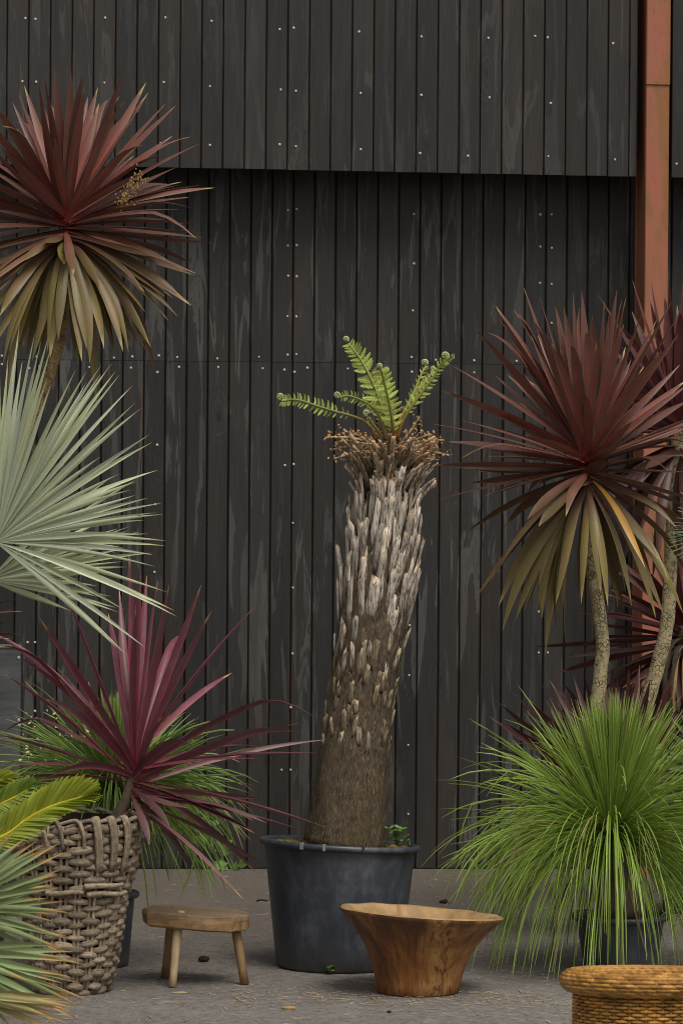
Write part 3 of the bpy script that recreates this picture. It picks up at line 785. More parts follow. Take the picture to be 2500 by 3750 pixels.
# dead curled frond remains round the crown
r = random.Random(44)
Z2 = lambda x, y: (900+x/1.742, 1100+y/1.742)
for i in range(44):
    az = r.uniform(0, 2*math.pi); t = r.uniform(0.93, 1.0)
    p, n, tg = around(t, az, -0.02); ln = r.uniform(0.08, 0.17); out = r.uniform(0.55, 1.15); upk = r.uniform(0.10, 0.50)
    pts = [p+tg*(ln*upk*s*(1.25-0.75*s))+n*(ln*out*s**1.25) for s in [k/6 for k in range(7)]]
    v, f, uv = tube(pts, lambda s: 0.0052*(1-0.55*s), 6)
    o = part('dead_frond', fern, v, f, M['stub'] if i % 3 else M['curl'], uv, col=(r.uniform(0.8, 1.0), r.random()))
    if i % 2 == 0:
        cl = []
        for k in range(8):   # crisp curls of leaflet along the outer half
            s = r.uniform(0.35, 1.05); b = pts[min(6, int(s*6))]
            rad = r.uniform(0.004, 0.010); a0 = r.uniform(0, 6.28); ax = Vector((r.gauss(0, 1), r.gauss(0, 1), r.gauss(0, 1))).normalized()
            e1 = ax.orthogonal().normalized(); e2 = ax.cross(e1)
            c = b+Vector((r.gauss(0, .012), r.gauss(0, .012), r.gauss(0, .010)))
            vv = []; ff = []
            for q in range(6):
                a = a0+q*0.85; rq = rad*(1-q*0.10)
                m = c+e1*(math.cos(a)*rq)+e2*(math.sin(a)*rq)
                vv += [m-ax*0.0022, m+ax*0.0022]
                if q: ff.append((2*q-2, 2*q-1, 2*q+1, 2*q))
            cl.append((vv, ff, [(0, 0)]*len(vv)))
        v, f, uv = join(cl); q = part('curled_leaflets', fern, v, f, M['curl'], uv, parent=o); q['kind'] = 'stuff'
for k_, (a_, b_, c_) in enumerate([((1405,1650),(1320,1590),(1190,1603)),((1400,1655),(1310,1620),(1212,1648)),((1405,1668),(1320,1640),(1222,1682)),((1410,1640),(1340,1600),(1258,1580)),
      ((1400,1645),(1350,1600),(1225,1622)),((1455,1650),(1540,1640),(1645,1668)),((1455,1640),(1540,1610),(1625,1612)),((1455,1655),(1520,1650),(1600,1640)),((1450,1640),(1500,1590),(1535,1525)),((1400,1640),(1370,1580),(1352,1530)),
      ((1460,1660),(1550,1635),(1590,1618)),((1450,1655),(1480,1620),(1575,1590)),((1430,1650),(1420,1610),(1395,1590)),((1440,1650),(1455,1600),(1450,1560))]):
    dq = r.uniform(-0.10, 0.05)
    pts = bez(at(*a_, D_F), at(*b_, D_F+dq*0.6), at(*c_, D_F+dq), 8)
    v, f, uv = tube(pts, lambda s_: 0.0068*(1-0.45*s_), 6)
    o = part('dead_frond', fern, v, f, M['stub'], uv, col=(r.uniform(0.85, 1.0), r.random()))
    cl = []
    for k in range(24):
        s_ = r.uniform(0.30, 1.0); b = pts[min(8, int(s_*8))].lerp(pts[min(8, int(s_*8)+1)], r.random())
        rad = r.uniform(0.005, 0.012); a0 = r.uniform(0, 6.28); ax = Vector((r.gauss(0, 1), r.gauss(0, 1), r.gauss(0, 1))).normalized()
        e1 = ax.orthogonal().normalized(); e2 = ax.cross(e1)
        c = b+Vector((r.gauss(0, .010), r.gauss(0, .012), r.gauss(0.004, .011)))
        vv = []; ff = []
        for q in range(6):
            a = a0+q*0.8; rq = rad*(1-q*0.10)
            m = c+e1*(math.cos(a)*rq)+e2*(math.sin(a)*rq)
            vv += [m-ax*0.0026, m+ax*0.0026]
            if q: ff.append((2*q-2, 2*q-1, 2*q+1, 2*q))
        cl.append((vv, ff, [(0, 0)]*len(vv)))
    v, f, uv = join(cl); q = part('curled_leaflets', fern, v, f, M['curl'], uv, parent=o); q['kind'] = 'stuff'
# fronds: a pinna mesh shared by all of them
def pinna_mesh(seed, n=11, curl=0.25):
    r = random.Random(seed); P = []
    ax = [Vector((t, 0, -0.10*math.sin(t*2.6)*curl*2+0.0)) for t in [k/6 for k in range(7)]]
    v, f, uv = tube(ax, lambda s: 0.022*(1-0.7*s), 4); P.append((v, f, uv))
    for k in range(n):
        t = 0.06+0.92*k/n; l = (0.27*(1-t**1.6)+0.06); w = 0.050
        for sg in (-1, 1):
            b = Vector((t, 0, -0.10*math.sin(t*2.6)*curl*2)); d = Vector((0.42, sg*0.9, -0.25-0.5*curl)).normalized(); s = Vector((0.9, -sg*0.35, 0.1)).normalized()
            a = b+d*l*r.uniform(0.85, 1.1)
            m = b+d*l*0.5
            P.append(([b-s*w*0.5, b+s*w*0.5, m+s*w*0.62+Vector((0, 0, 0.015)), a, m-s*w*0.62], [(0, 1, 2, 3, 4)], [(0, 0)]*5))
    v, f, uv = join(P)
    return mesh('pinna', v, f, M['pinna'], uv)
PIN = [pinna_mesh(1, 10, 0.15), pinna_mesh(2, 11, 0.5), pinna_mesh(3, 9, 1.2)]
def crozier(root, parent, c, e1, e2, R, r0, a0, turns=1.6, sgn=1):
    pts = []
    for k in range(30):
        s = k/29; a = a0+sgn*turns*2*math.pi*s; rq = R*(1-0.80*s)
        pts.append(c+e1*(math.cos(a)*rq)+e2*(math.sin(a)*rq))
    v, f, uv = tube(pts, lambda s: r0*(1-0.55*s), 6, flat=1.2)
    part('crozier', root, v, f, M['crozier'], uv, parent=parent)
    P = []; r = random.Random(int(c.x*1e4))
    axx = e1.cross(e2)
    for k in range(2, 29, 2):     # furled leaflets hugging the coil
        p = pts[k]; n = (p-c).normalized()
        for sg in (-1, 1):
            vv, ff, uu = tube([p, p+axx*sg*r0*1.3+n*r0*0.3, p+axx*sg*r0*1.9-n*r0*0.4], lambda s: r0*0.42*(1-0.5*s), 4)
            P.append((vv, ff, uu))
    v, f, uv = join(P); o = part('furled_leaflets', root, v, f, M['crozier'], uv, parent=parent); o['kind'] = 'stuff'
def frond(path, pin_len, start, dd, seed, curl=1, cro=None, rad=0.0062, cro_r=0.016, ang=62, taper=0.45, both=True, sgn=1, npair=18, tilt=0.25):
    r = random.Random(seed)
    pts = catmull([at(*Z2(x, y), D_F-dd*(i/(len(path)-1))) for i, (x, y) in enumerate(path)], 7)
    v, f, uv = tube(pts, lambda s: rad*(1.15-0.72*s), 7)
    fr = part('frond', fern, v, f, M['frond_stem'], uv, col=(0.0, r.random()))
    tg = tangents(pts); n = len(pts)
    npair = int(npair*1.05)
    for k in range(npair):
        s = start+(0.985-start)*(k/(npair-1)); i = min(n-1, int(s*(n-1)))
        env = math.sin(min(1, (s-start)/(1-start)*2.2+0.35)*math.pi/2)*(1-taper*((s-start)/(1-start))**1.5)
        for sg in (-1, 1):
            if not both and sg > 0 and r.random() < 0.4: continue
            t = tg[i]; out = (t.cross(TOCAM)).normalized()*sg
            a = math.radians(ang+r.uniform(-7, 7))
            d = (t*math.cos(a)+out*math.sin(a)+TOCAM*r.uniform(-0.25, 0.25)*1.0+TOCAM*tilt*sg*0.2).normalized()
            z = (TOCAM-d*TOCAM.dot(d)).normalized(); y = z.cross(d)
            z2 = (z*math.cos(0.5*sg)+y*math.sin(0.5*sg)); y = z2.cross(d)
            L = 1.32*pin_len/1.742*S_F*env*r.uniform(0.88, 1.1)
            o = link('pinna', PIN[curl if r.random() < 0.75 else (curl+1) % 3], fr, (0.0, r.random()))
            b = pts[i]-ROOT[fern]
            o.matrix_local = Matrix(((d.x*L, y.x*L, z2.x*L, b.x), (d.y*L, y.y*L, z2.y*L, b.y), (d.z*L, y.z*L, z2.z*L, b.z), (0, 0, 0, 1)))
    if cro:
        c = at(*Z2(*cro), D_F-dd)
        e1 = (pts[-1]-c); R = max(cro_r, 0.011)*0.74; e1 = e1.normalized(); e2 = TOCAM.cross(e1)
        crozier(fern, fr, c, e1, e2, R, 0.0052*R/0.016+0.0012, 0.0, sgn=sgn)
    return fr
frond([(825,880),(800,815),(745,765),(660,733),(560,706),(460,676),(370,645),(300,632),(250,640),(225,640)], 46, 0.36, 0.03, 1, curl=1, cro=(222,612), cro_r=0.0155, ang=72, sgn=-1, npair=19)
frond([(930,880),(905,790),(870,690),(830,570),(785,470),(735,380),(690,318),(655,275)], 84, 0.15, 0.02, 2, curl=0, cro=(637,247), cro_r=0.0135, ang=66, npair=19, taper=0.58)
frond([(940,880),(935,780),(915,660),(888,550),(868,470),(858,440)], 66, 0.12, 0.12, 3, curl=1, cro=(850,417), cro_r=0.0125, ang=70, npair=17, taper=0.4)
frond([(890,890),(870,790),(830,705),(770,655),(700,622),(640,608),(600,618)], 40, 0.25, 0.10, 4, curl=2, cro=(583,600), cro_r=0.0140, ang=70, npair=14, sgn=-1)
frond([(965,880),(1000,770),(1060,670),(1130,575),(1190,495),(1240,410),(1280,385)], 44, 0.28, 0.08, 5, curl=1, cro=(1268,352), cro_r=0.018, ang=55, npair=18, sgn=1)
frond([(950,890),(975,780),(1030,670),(1075,580),(1105,500),(1135,440),(1158,420)], 30, 0.22, -0.05, 6, curl=2, cro=(1138,396), cro_r=0.0155, ang=50, npair=12, sgn=1)
frond([(960,890),(990,770),(1050,650),(1110,560),(1160,490),(1205,455)], 34, 0.25, -0.10, 7, curl=2, cro=(1190,435), cro_r=0.0110, ang=55, npair=12)
frond([(860,890),(840,830),(800,780),(780,745)], 22, 0.5, 0.12, 8, curl=2, cro=(768,716), cro_r=0.0140, ang=60, npair=5, sgn=-1)
frond([(330*0+1262,395),(1285,380),(1310,360),(1330,352)], 22, 0.1, 0.08, 9, curl=1, cro=None, npair=7, rad=0.003)

# weeds and moss in the tub
def weed(px, py, D, label, spread, height, n, seed, leaf=0.012, group=None):
    base = at(px, py, D); w = thing('weed', base, label, 'weed', group); r = random.Random(seed)
    for i in range(n):
        az = r.uniform(0, 6.28); ln = height*r.uniform(0.35, 1.1); sp = spread*r.uniform(0.1, 1.0)
        top = base+SIDE*(math.cos(az)*sp)+TOCAM*(math.sin(az)*sp)+UP*ln
        pts = bez(base, base.lerp(top, 0.5)+UP*ln*0.25, top, 4)
        v, f, uv = tube(pts, lambda s: 0.0012, 4); st = part('stem', w, v, f, M['weed'], uv)
        for k in range(3):
            q = pts[-1-k//2]; a = r.uniform(0, 6.28); d = Vector((math.cos(a), math.sin(a), r.uniform(-0.1, 0.5))).normalized(); l = leaf*r.uniform(0.7, 1.3)
            s = d.cross(UP).normalized()
            s = (s+UP*r.uniform(-0.6, 0.6)).normalized()
            vv = [q, q+d*l*0.4+s*l*0.42, q+d*l*0.85+s*l*0.36, q+d*l, q+d*l*0.85-s*l*0.36, q+d*l*0.4-s*l*0.42]
            part('leaf', w, vv, [(0, 1, 2, 3, 4, 5)], M['weed'], parent=st)
    return w
weed(1452, 3098, D_F-0.08, 'small green clover-like weed in the right side of the black tub', 0.055, 0.07, 16, 5, 0.017)
weed(1500, 3098, D_F-0.08, 'tiny weed seedling at the right rim of the black tub', 0.035, 0.03, 7, 6, 0.013)
wb = on_ground(1208, 3568); weed(1208, 3568, depth_of(wb), 'little green weed growing at the foot of the black tub', 0.03, 0.045, 20, 7, 0.012)
# moss cushions
r = random.Random(8); P = []
for i in range(150):
    a = r.uniform(0, 6.28); q = r.uniform(0.16, 0.27)
    c = fb+(SIDE*math.cos(a)+TOCAM*math.sin(a))*q; c.z = 0.450-0.05*(c-fb).dot(SIDE)+0.04*(c-fb).dot(TOCAM)
    rad = r.uniform(0.008, 0.020)
    v, f, uv = lathe([(rad, -0.006), (rad*0.85, rad*0.3), (rad*0.4, rad*0.55), (0.001, rad*0.6)], 7, c, lambda p, a, j: p*(1+0.3*noise.noise(p*90)))
    P.append((v, f, uv))
v, f, uv = join(P); o = part('moss', pot, v, f, M['moss'], uv); o['kind'] = 'stuff'

# ------------------------------------------------------------------ tall cordyline, left
Z1 = lambda l: [(x/1.568, 200+y/1.568) if len(q) == 2 else (x/1.568, 200+y/1.568, q[2]) for q in l for x, y in [q[:2]]]
T1 = Z1([(25,270),(0,325),(225,170),(265,145),(295,160),(330,205),(400,85,1),(475,125,1),(555,190,-1),(585,320,-1),(630,120,-1),(715,95,1),(800,225,-1),
 (840,160),(850,220,-1),(820,435,1),(1005,297),(1105,415),(315,480,1),(10,535,1),(830,680),(975,680),(880,790),(955,740,-1),(1045,730,-1),(1145,750),(1230,765),
 (1130,915),(1080,820),(1050,970,-1),(1160,1050),(1210,1080,-1),(1090,1155),(960,1175,1),(1110,1265),(1050,1400),(945,1390),(965,1530),(1025,1505),(880,1160,1),
 (840,1480),(870,1680),(860,1565),(800,1675,-1),(710,1705,1),(660,1735),(565,1340,1),(520,1770),(545,1720,-1),(470,1760,1),(440,1785),(430,1730,-1),(405,1150,1),(370,1205,1),
 (340,1640,1),(330,1600,-1),(260,1080,1),(270,1620,1),(230,1690),(130,1640),(95,1750,-1),(20,1680,1),(125,1190,1),(0,1500,1),(-30,1350,1),(-60,1260),(-90,1450),(-160,1150),
 (-120,330),(-150,420),(-210,520),(-260,640),(-60,250),(90,240,-1),(150,330,-1),(-330,700),(-350,800),(-370,900),(-340,1000),(-330,1100),(-300,1230),(-250,1350),(-200,1500),(-120,1600),(-40,1680),
 (60,1700,1),(190,1760,1),(300,1740,1),(500,1690,1),(600,1690,1),(740,1600,1),(760,1250,1),(600,1650,-1),(150,1700,-1),(390,1560,-1)])
cb1 = at(-70, 2900, 14.2); cb1.z = 0.0
cord1 = thing('cordyline', cb1, 'tall red-leaved cordyline with golden trunk, top left in front of the wall', 'cordyline', 'cordylines')
trunk_px(cord1, [(-95, 3420), (-90, 2900), (-70, 2300), (-20, 1950), (50, 1730), (120, 1540), (190, 1340), (228, 1180), (240, 1000), (241, 900)], 14.0, 0.034, 0.021, M['bark_gold'], seed=2)
crown(cord1, (241, 800), 14.0, T1, 600, 42, M['cord'], 101, n_fill=80, stem=0.10)
# dried flower spray caught in the crown
r = random.Random(12); P = []
for i in range(170):
    s = r.random(); x = 445+(515-445)*s+r.gauss(0, 14); y = 745-(745-640)*s+r.gauss(0, 16)
    c = at(x, y, 13.66+r.uniform(-.03, .03)); q = r.uniform(0.0025, 0.0048)
    v, f, uv = lathe([(q*0.3, -q), (q, 0), (q*0.3, q)], 5, c); P.append((v, f, uv))
v, f, uv = join(P); o = part('dry_flower_spray', cord1, v, f, M['flower'], uv); o['kind'] = 'stuff'

# ------------------------------------------------------------------ right cordyline and its neighbours
Z4 = lambda l: [(1600+q[0]/1.47, 900+q[1]/1.47)+tuple(q[2:]) for q in l]
T2 = Z4([(200,450),(270,350,-1),(335,365,1),(335,395,-1),(315,325,-1),(412,255,-1),(463,220,-1),(440,290,-1),(515,335,1),(550,270),(620,520,1),(635,265,-1),(730,245,-1),(755,240,-1),(780,240,-1),
 (797,335,1),(845,280,1),(965,235,-1),(990,245,-1),(1015,270,-1),(1105,350,1),(1260,300),(1300,370),(1295,480,1),(1095,660,1),(1055,940,1),(1340,720),(1360,830),(1380,950),(1240,1110),
 (20,780),(135,940),(90,650,-1),(145,830,-1),(475,1020,1),(-20,960),(60,1055),(270,1100,1),(270,1135,1),(-30,1180),(100,1195,-1),(10,1365),(230,1215,-1),(250,1350),(545,1250,-1),
 (975,1075,1),(915,1165,1),(1380,1125),(1360,1220),(1360,1360),(1290,1460),(735,1295,1),(545,1510,1),(205,1900),(270,1835),(350,2005,1),(420,2020),(330,1940,-1),(565,2005),(610,2035),(580,2090,-1),
 (640,2060,-1),(665,1985,1),(685,2095,-1),(770,1930,1),(875,1870,1),(915,1940,1),(1045,1940,1),(1175,2005,1),(1215,1980),(1190,1690,1),(1245,1800,1),(1320,1975),(835,2140,-1),
 (900,300,-1),(680,330,1),(1180,400,-1),(1000,420,1),(720,420,1),(560,420,1),(860,520,1),(930,360,1),(1200,560,1)])
cb2 = at(2205, 2950, 13.9); cb2.z = 0
cord2 = thing('cordyline', cb2, 'large maroon cordyline with drooping olive lower leaves, right of the tree fern', 'cordyline', 'cordylines')
trunk_px(cord2, [(2235, 3480), (2215, 3100), (2195, 2800), (2185, 2620), (2195, 2480), (2205, 2360), (2190, 2220), (2165, 2080), (2152, 1880), (2152, 1790)], 13.9, 0.032, 0.023, M['bark_grey'], seed=3)
crown(cord2, (2154, 1680), 13.9, T2, 570, 42, M['cord'], 102, n_fill=80, stem=0.11)
rr2 = random.Random(5)
o = strap_leaf(cord2, at(2170, 1760, 13.88), at(*Z4([(1115, 1735)])[0], 13.6), 0.034, rr2, M['cord_orange'], 0.5)
o['label'] = 'dying orange leaf'
T3 = Z4([(1050,180),(1150,190,-1),(1240,150),(1220,250,1),(1300,260),(1330,120),(1400,160),(860,255,-1),(870,420),(930,520),(1450,230),(1500,330),(960,640),(1000,760),(1010,880),(1060,1000,1),(1500,500),
 (1120,1200,1),(1040,1330),(1100,1500,1),(1180,1620,1),(1060,1420,-1),(1300,1700,1),(1380,1750,1),(1450,1600,1),(1320,1500,1),(1550,700),(1560,1000),(1540,1300),(980,1100)])
cb3 = at(2330, 2950, 14.7); cb3.z = 0
cord3 = thing('cordyline', cb3, 'dark maroon cordyline at the right edge, behind the larger maroon one', 'cordyline', 'cordylines')
trunk_px(cord3, [(2290, 3440), (2305, 3100), (2340, 2700), (2365, 2580), (2405, 2440), (2438, 2300), (2450, 2150), (2460, 1900), (2480, 1580)], 14.6, 0.036, 0.025, M['bark_grey'], seed=4)
crown(cord3, (2482, 1560), 14.6, T3, 520, 40, M['cord_dark'], 103, n_fill=80, stem=0.12)
T4 = Z4([(505,2160),(710,2110),(705,2215),(800,2030),(760,2250),(880,1900),(900,1990),(930,1830),(960,2310),(870,2320),(1010,1790,-1),(1100,1760),(1000,2380,1),(1100,2420,1),(1200,2460,1),(1400,1800),(1500,1900),(1240,1700),(640,2300,-1),
   (1600,2000),(1650,2100),(1300,2480,1),(1380,2440,1)])
cb4 = at(2530, 2950, 15.2); cb4.z = 0
cord4 = thing('cordyline', cb4, 'low dark purple cordyline with thatched trunk at the right edge by the post', 'cordyline', 'cordylines')
trunk_px(cord4, [(2530, 3390), (2520, 2900), (2515, 2600), (2510, 2290)], 15.2, 0.06, 0.05, M['bark_old'], bumpy=0.25, seed=5)
crown(cord4, (2508, 2285), 15.2, T4, 500, 38, M['cord_dark'], 104, n_fill=85, stem=0.14)
r = random.Random(61)
for i in range(26):     # dead leaves hanging down the trunk
    x = 2508+r.uniform(-70, 60); B = at(2508+r.uniform(-20, 20), 2330+r.uniform(0, 60), 15.15)
    T = at(x, r.uniform(2520, 2800), 15.05+r.uniform(-.06, .1))
    strap_leaf(cord4, B, T, 0.022, r, M['curl'] if i % 6 == 0 else M['bark_old'], 1.0, name='dead_leaf', droop=0.02)
Z5 = lambda l: [(1600+q[0]/1.742, 2400+q[1]/1.742)+tuple(q[2:]) for q in l]
T5 = Z5([(540,190),(640,150,-1),(710,155),(740,100),(790,60,1),(870,130,-1),(935,100,1),(470,225),(375,290),(330,390,-1),(430,430,1),(350,570),(490,740,1),(275,945),(460,1165,1),(300,745,-1),(620,620,1),
  (1110,30),(1150,140,1),(1215,75),(1355,150),(1500,150),(1050,60,-1),(1560,300),(1620,500),(1650,700),(560,930,1),(640,1060,1),(1000,140,1),(1300,60,-1),(600,300,1)])
cb5 = at(2260, 3050, 14.3); cb5.z = 0
cord5 = thing('cordyline', cb5, 'dark red cordyline fanning out behind the green grass tree', 'cordyline', 'cordylines')
trunk_px(cord5, [(2262, 3440), (2262, 3200), (2258, 2950)], 14.25, 0.03, 0.028, M['bark_old'], seed=6)
crown(cord5, (2258, 2935), 14.25, T5, 530, 36, M['cord_dark'], 105, n_fill=42, stem=0.08, fill_el=(-10, 80))
for nm, px, D, lab in ((cord2, 2235, 13.9, 'black pot of the large maroon cordyline, hidden behind the grass tree'), (cord3, 2290, 14.6, 'black pot at the foot of the edge cordyline behind the grass tree'),
                   (cord5, 2262, 14.25, 'black pot of the dark red cordyline behind the grass tree'), (cord4, 2530, 15.2, 'black pot of the thatched cordyline at the right edge'), (cord1, -95, 14.0, 'black pot of the tall cordyline beyond the left edge')):
    b = at(px, 3300, D); b.z = 0
    nm.location = b; dlt = ROOT[nm]-b
    for ch in nm.children: ch.location = dlt
    if nm in (cord4, cord1): plant_pot(b, 0.15, 0.12, 0.26, lab, 'black nursery pots behind the plants')

# ------------------------------------------------------------------ fan palms
def fan_leaf(root, c, D, tips, wpx, mat, seed, petiole=None, n_extra=0, toward=0.25, age=(0, 0.4), droop=0.03, peak=0.42):
    r = random.Random(seed); s = D/F_PX; Cn = at(c[0], c[1], D)
    pt = [Cn, at(*petiole[0], D+0.02), at(*petiole[1], D+0.05)]
    v, f, uv = tube(catmull(pt, 5), lambda t: 0.010+0.004*t, 7)
    lf = part('leaf', root, v, f, mat, uv, col=(0.6, 0.5))
    for tp in tips:
        px, py = tp[:2]; L = math.hypot(px-c[0], py-c[1])*s
        T = at(px, py, D-L*(toward+r.uniform(-0.22, 0.22)))
        B = Cn.copy(); d = T-B
        Cc = B+d*0.55+UP*(droop*L*r.uniform(0.3, 2.0))
        pts = bez(B, Cc, T, 9)
        sd = d.cross(TOCAM).normalized()
        w = wpx*s*r.uniform(0.85, 1.15)
        def wf(t):
            if t < peak: return w*0.5*(0.06+0.94*t/peak)
            return w*0.5*max(0.03, 1-((t-peak)/(1-peak))**1.5)
        v, f, uv = ribbon(pts, wf, sd, twist=r.uniform(-0.3, 0.3), twist0=r.uniform(-0.30, 0.30), fold=r.uniform(0.35, 0.75)*r.choice((-1, 1)))
        part('segment', root, v, f, mat, uv, parent=lf, col=(r.uniform(*age), r.random()))
    return lf
Z6 = lambda l: [(q[0]/1.568, 1100+q[1]/1.568) for q in l]
cA = (-15, 1985)
TA = Z6([(-60,150),(0,390),(50,320),(80,330),(115,130),(130,350),(200,195),(235,240),(275,225),(295,270),(275,440),(435,400),(500,405),(495,475),(580,375),(578,425),(640,365),(662,410),(685,430),(760,490),(775,590),(810,620),
  (860,770),(875,815),(905,975),(785,1040),(775,1120),(850,1135),(925,1165),(900,1218),(935,1228),(825,1262),(850,1340),(950,1380),(945,1408),(875,1460),(890,1528),(960,1675),(1000,1780),(1015,1815),(830,1990),(725,2035),(670,1995),(710,1775)])
r = random.Random(77)
TA += [(cA[0]+math.cos(a)*600*r.uniform(0.9, 1.02), cA[1]-math.sin(a)*600*r.uniform(0.9, 1.02)) for a in [math.radians(q) for q in range(98, 232, 5)]]
# in-between segments to close the fan
TA2 = []
r = random.Random(78)
for q in range(-4, 92, 4):
    a = math.radians(q+r.uniform(-1.5, 1.5)); R = r.uniform(470, 600)
    TA2.append((cA[0]+math.cos(a)*R*0.97, cA[1]-math.sin(a)*R*(1.05 if q > 0 else 0.8)))
pb = at(-420, 3300, 12.4); pb.z = 0
palm = thing('fan_palm', pb, 'silvery green fan palm reaching in from the left edge at mid height', 'palm', 'fan palms')
pb = ROOT[palm]
DP = 12.2
v, f, uv = tube(catmull([pb+UP*0.0, pb+UP*0.5, pb+UP*0.95], 5), lambda t: 0.09-0.01*t, 14)
part('trunk', palm, v, f, M['bark_old'], uv)
fan_leaf(palm, cA, DP, TA+TA2[::2], 22, M['palm_silver'], 201, [(-200, 2230), (-410, 2460)], toward=0.18, age=(0, 0.65))
cB = (-40, 2125)
TB = Z6([(780,1030),(560,1190),(620,1250),(800,1330),(740,1300),(690,1430),(640,1405),(580,1390),(870,1450),(560,1480),(700,1500),(480,1520),(640,1560),(520,1560),(560,1640),(460,1600),(400,1630),(640,1700),(680,1790),(560,1700),(480,1680),(350,1580),(300,1540)])
r = random.Random(79)
TB += [(cB[0]+math.cos(a)*520, cB[1]-math.sin(a)*520) for a in [math.radians(q) for q in range(100, 230, 7)]]
fan_leaf(palm, cB, DP+0.25, TB+[(x-60+r.uniform(-60, 60), y+r.uniform(-30, 60)) for x, y in TB[:22]], 20, M['palm_silver'], 202, [(-200, 2300), (-410, 2480)], toward=0.05, age=(0.3, 0.9))
# blue-green fan palm at the bottom left, close to the lens
DB = 10.4
bb = at(-330, 3700, DB); bb.z = 0
palm2 = thing('fan_palm', bb, 'blue-green fan palm with yellowed tips in the bottom left corner', 'palm', 'fan palms')
v, f, uv = tube([bb, bb+UP*0.12, bb+UP*0.25], lambda t: 0.10-0.03*t, 14); part('trunk', palm2, v, f, M['bark_old'], uv)
r = random.Random(80)
cC = (-200, 3330)
TC = [(95,3070),(60,3040),(135,3080),(165,3110),(215,3090),(240,3120),(20,3020),(-40,3000),(235,3180),(215,3215),(190,3240),(170,3290),(225,3250),(240,3300),(200,3345),(215,3380),(150,3400),(190,3425),(265,3345),(250,3430),(260,3440),(225,3485),(245,3485),(165,3500)]
fan_leaf(palm2, cC, DB, TC+[(x-30+r.uniform(-40, 10), y+r.uniform(-22, 22)) for x, y in TC[::2]], 25, M['palm_blue'], 203, [(-270, 3480), (-330, 3600)], toward=0.1, age=(0, 0.4))
cD = (-230, 3480)
TD = [(270,3485),(245,3520),(320,3535),(250,3575),(300,3600),(265,3640),(330,3665),(300,3690),(250,3660),(210,3690),(300,3740),(180,3730),(120,3750),(60,3780),(150,3600),(270,3720),(230,3770),(100,3690),(0,3800)]
fan_leaf(palm2, cD, DB-0.15, TD+[(x-30+r.uniform(-40, 10), y+r.uniform(-25, 25)) for x, y in TD[::2]], 27, M['palm_blue'], 204, [(-290, 3560), (-330, 3640)], toward=0.15, age=(0, 0.42))
cE = (-150, 3640)
TE = [(230,3660),(262,3672),(215,3685),(250,3700),(200,3705),(270,3690),(180,3725),(140,3720),(245,3745),(190,3765),(95,3740)]
fan_leaf(palm2, cE, DB-0.3, TE, 34, M['palm_blue'], 205, [(-250, 3660), (-330, 3690)], toward=0.1, age=(0.85, 1.0))
# pale green fan palm at the right edge
TF = Z5([(1485,395),(1465,475),(1395,580),(1360,655),(1335,790),(1420,640),(1500,520),(1540,450),(1460,745),(1380,830),(1440,900),(1520,960),(1480,620),(1410,720),(1550,380)])
bF = at(2740, 3000, 13.6); bF.z = 0
palm3 = thing('fan_palm', bF, 'yellow-green fan palm tips poking in at the right edge above the grass tree', 'palm', 'fan palms')
v, f, uv = tube([bF, bF+UP*0.25, bF+UP*0.42], lambda t: 0.07, 12); part('trunk', palm3, v, f, M['bark_old'], uv)
r = random.Random(82)
TF += [(2620+math.cos(a)*230, 2830-math.sin(a)*230) for a in [math.radians(q) for q in range(-60, 100, 14)]]
fan_leaf(palm3, (2620, 2830), 13.5, TF, 26, M['palm_green'], 206, [(2690, 2930), (2740, 3010)], toward=0.1, age=(0, 0.8))

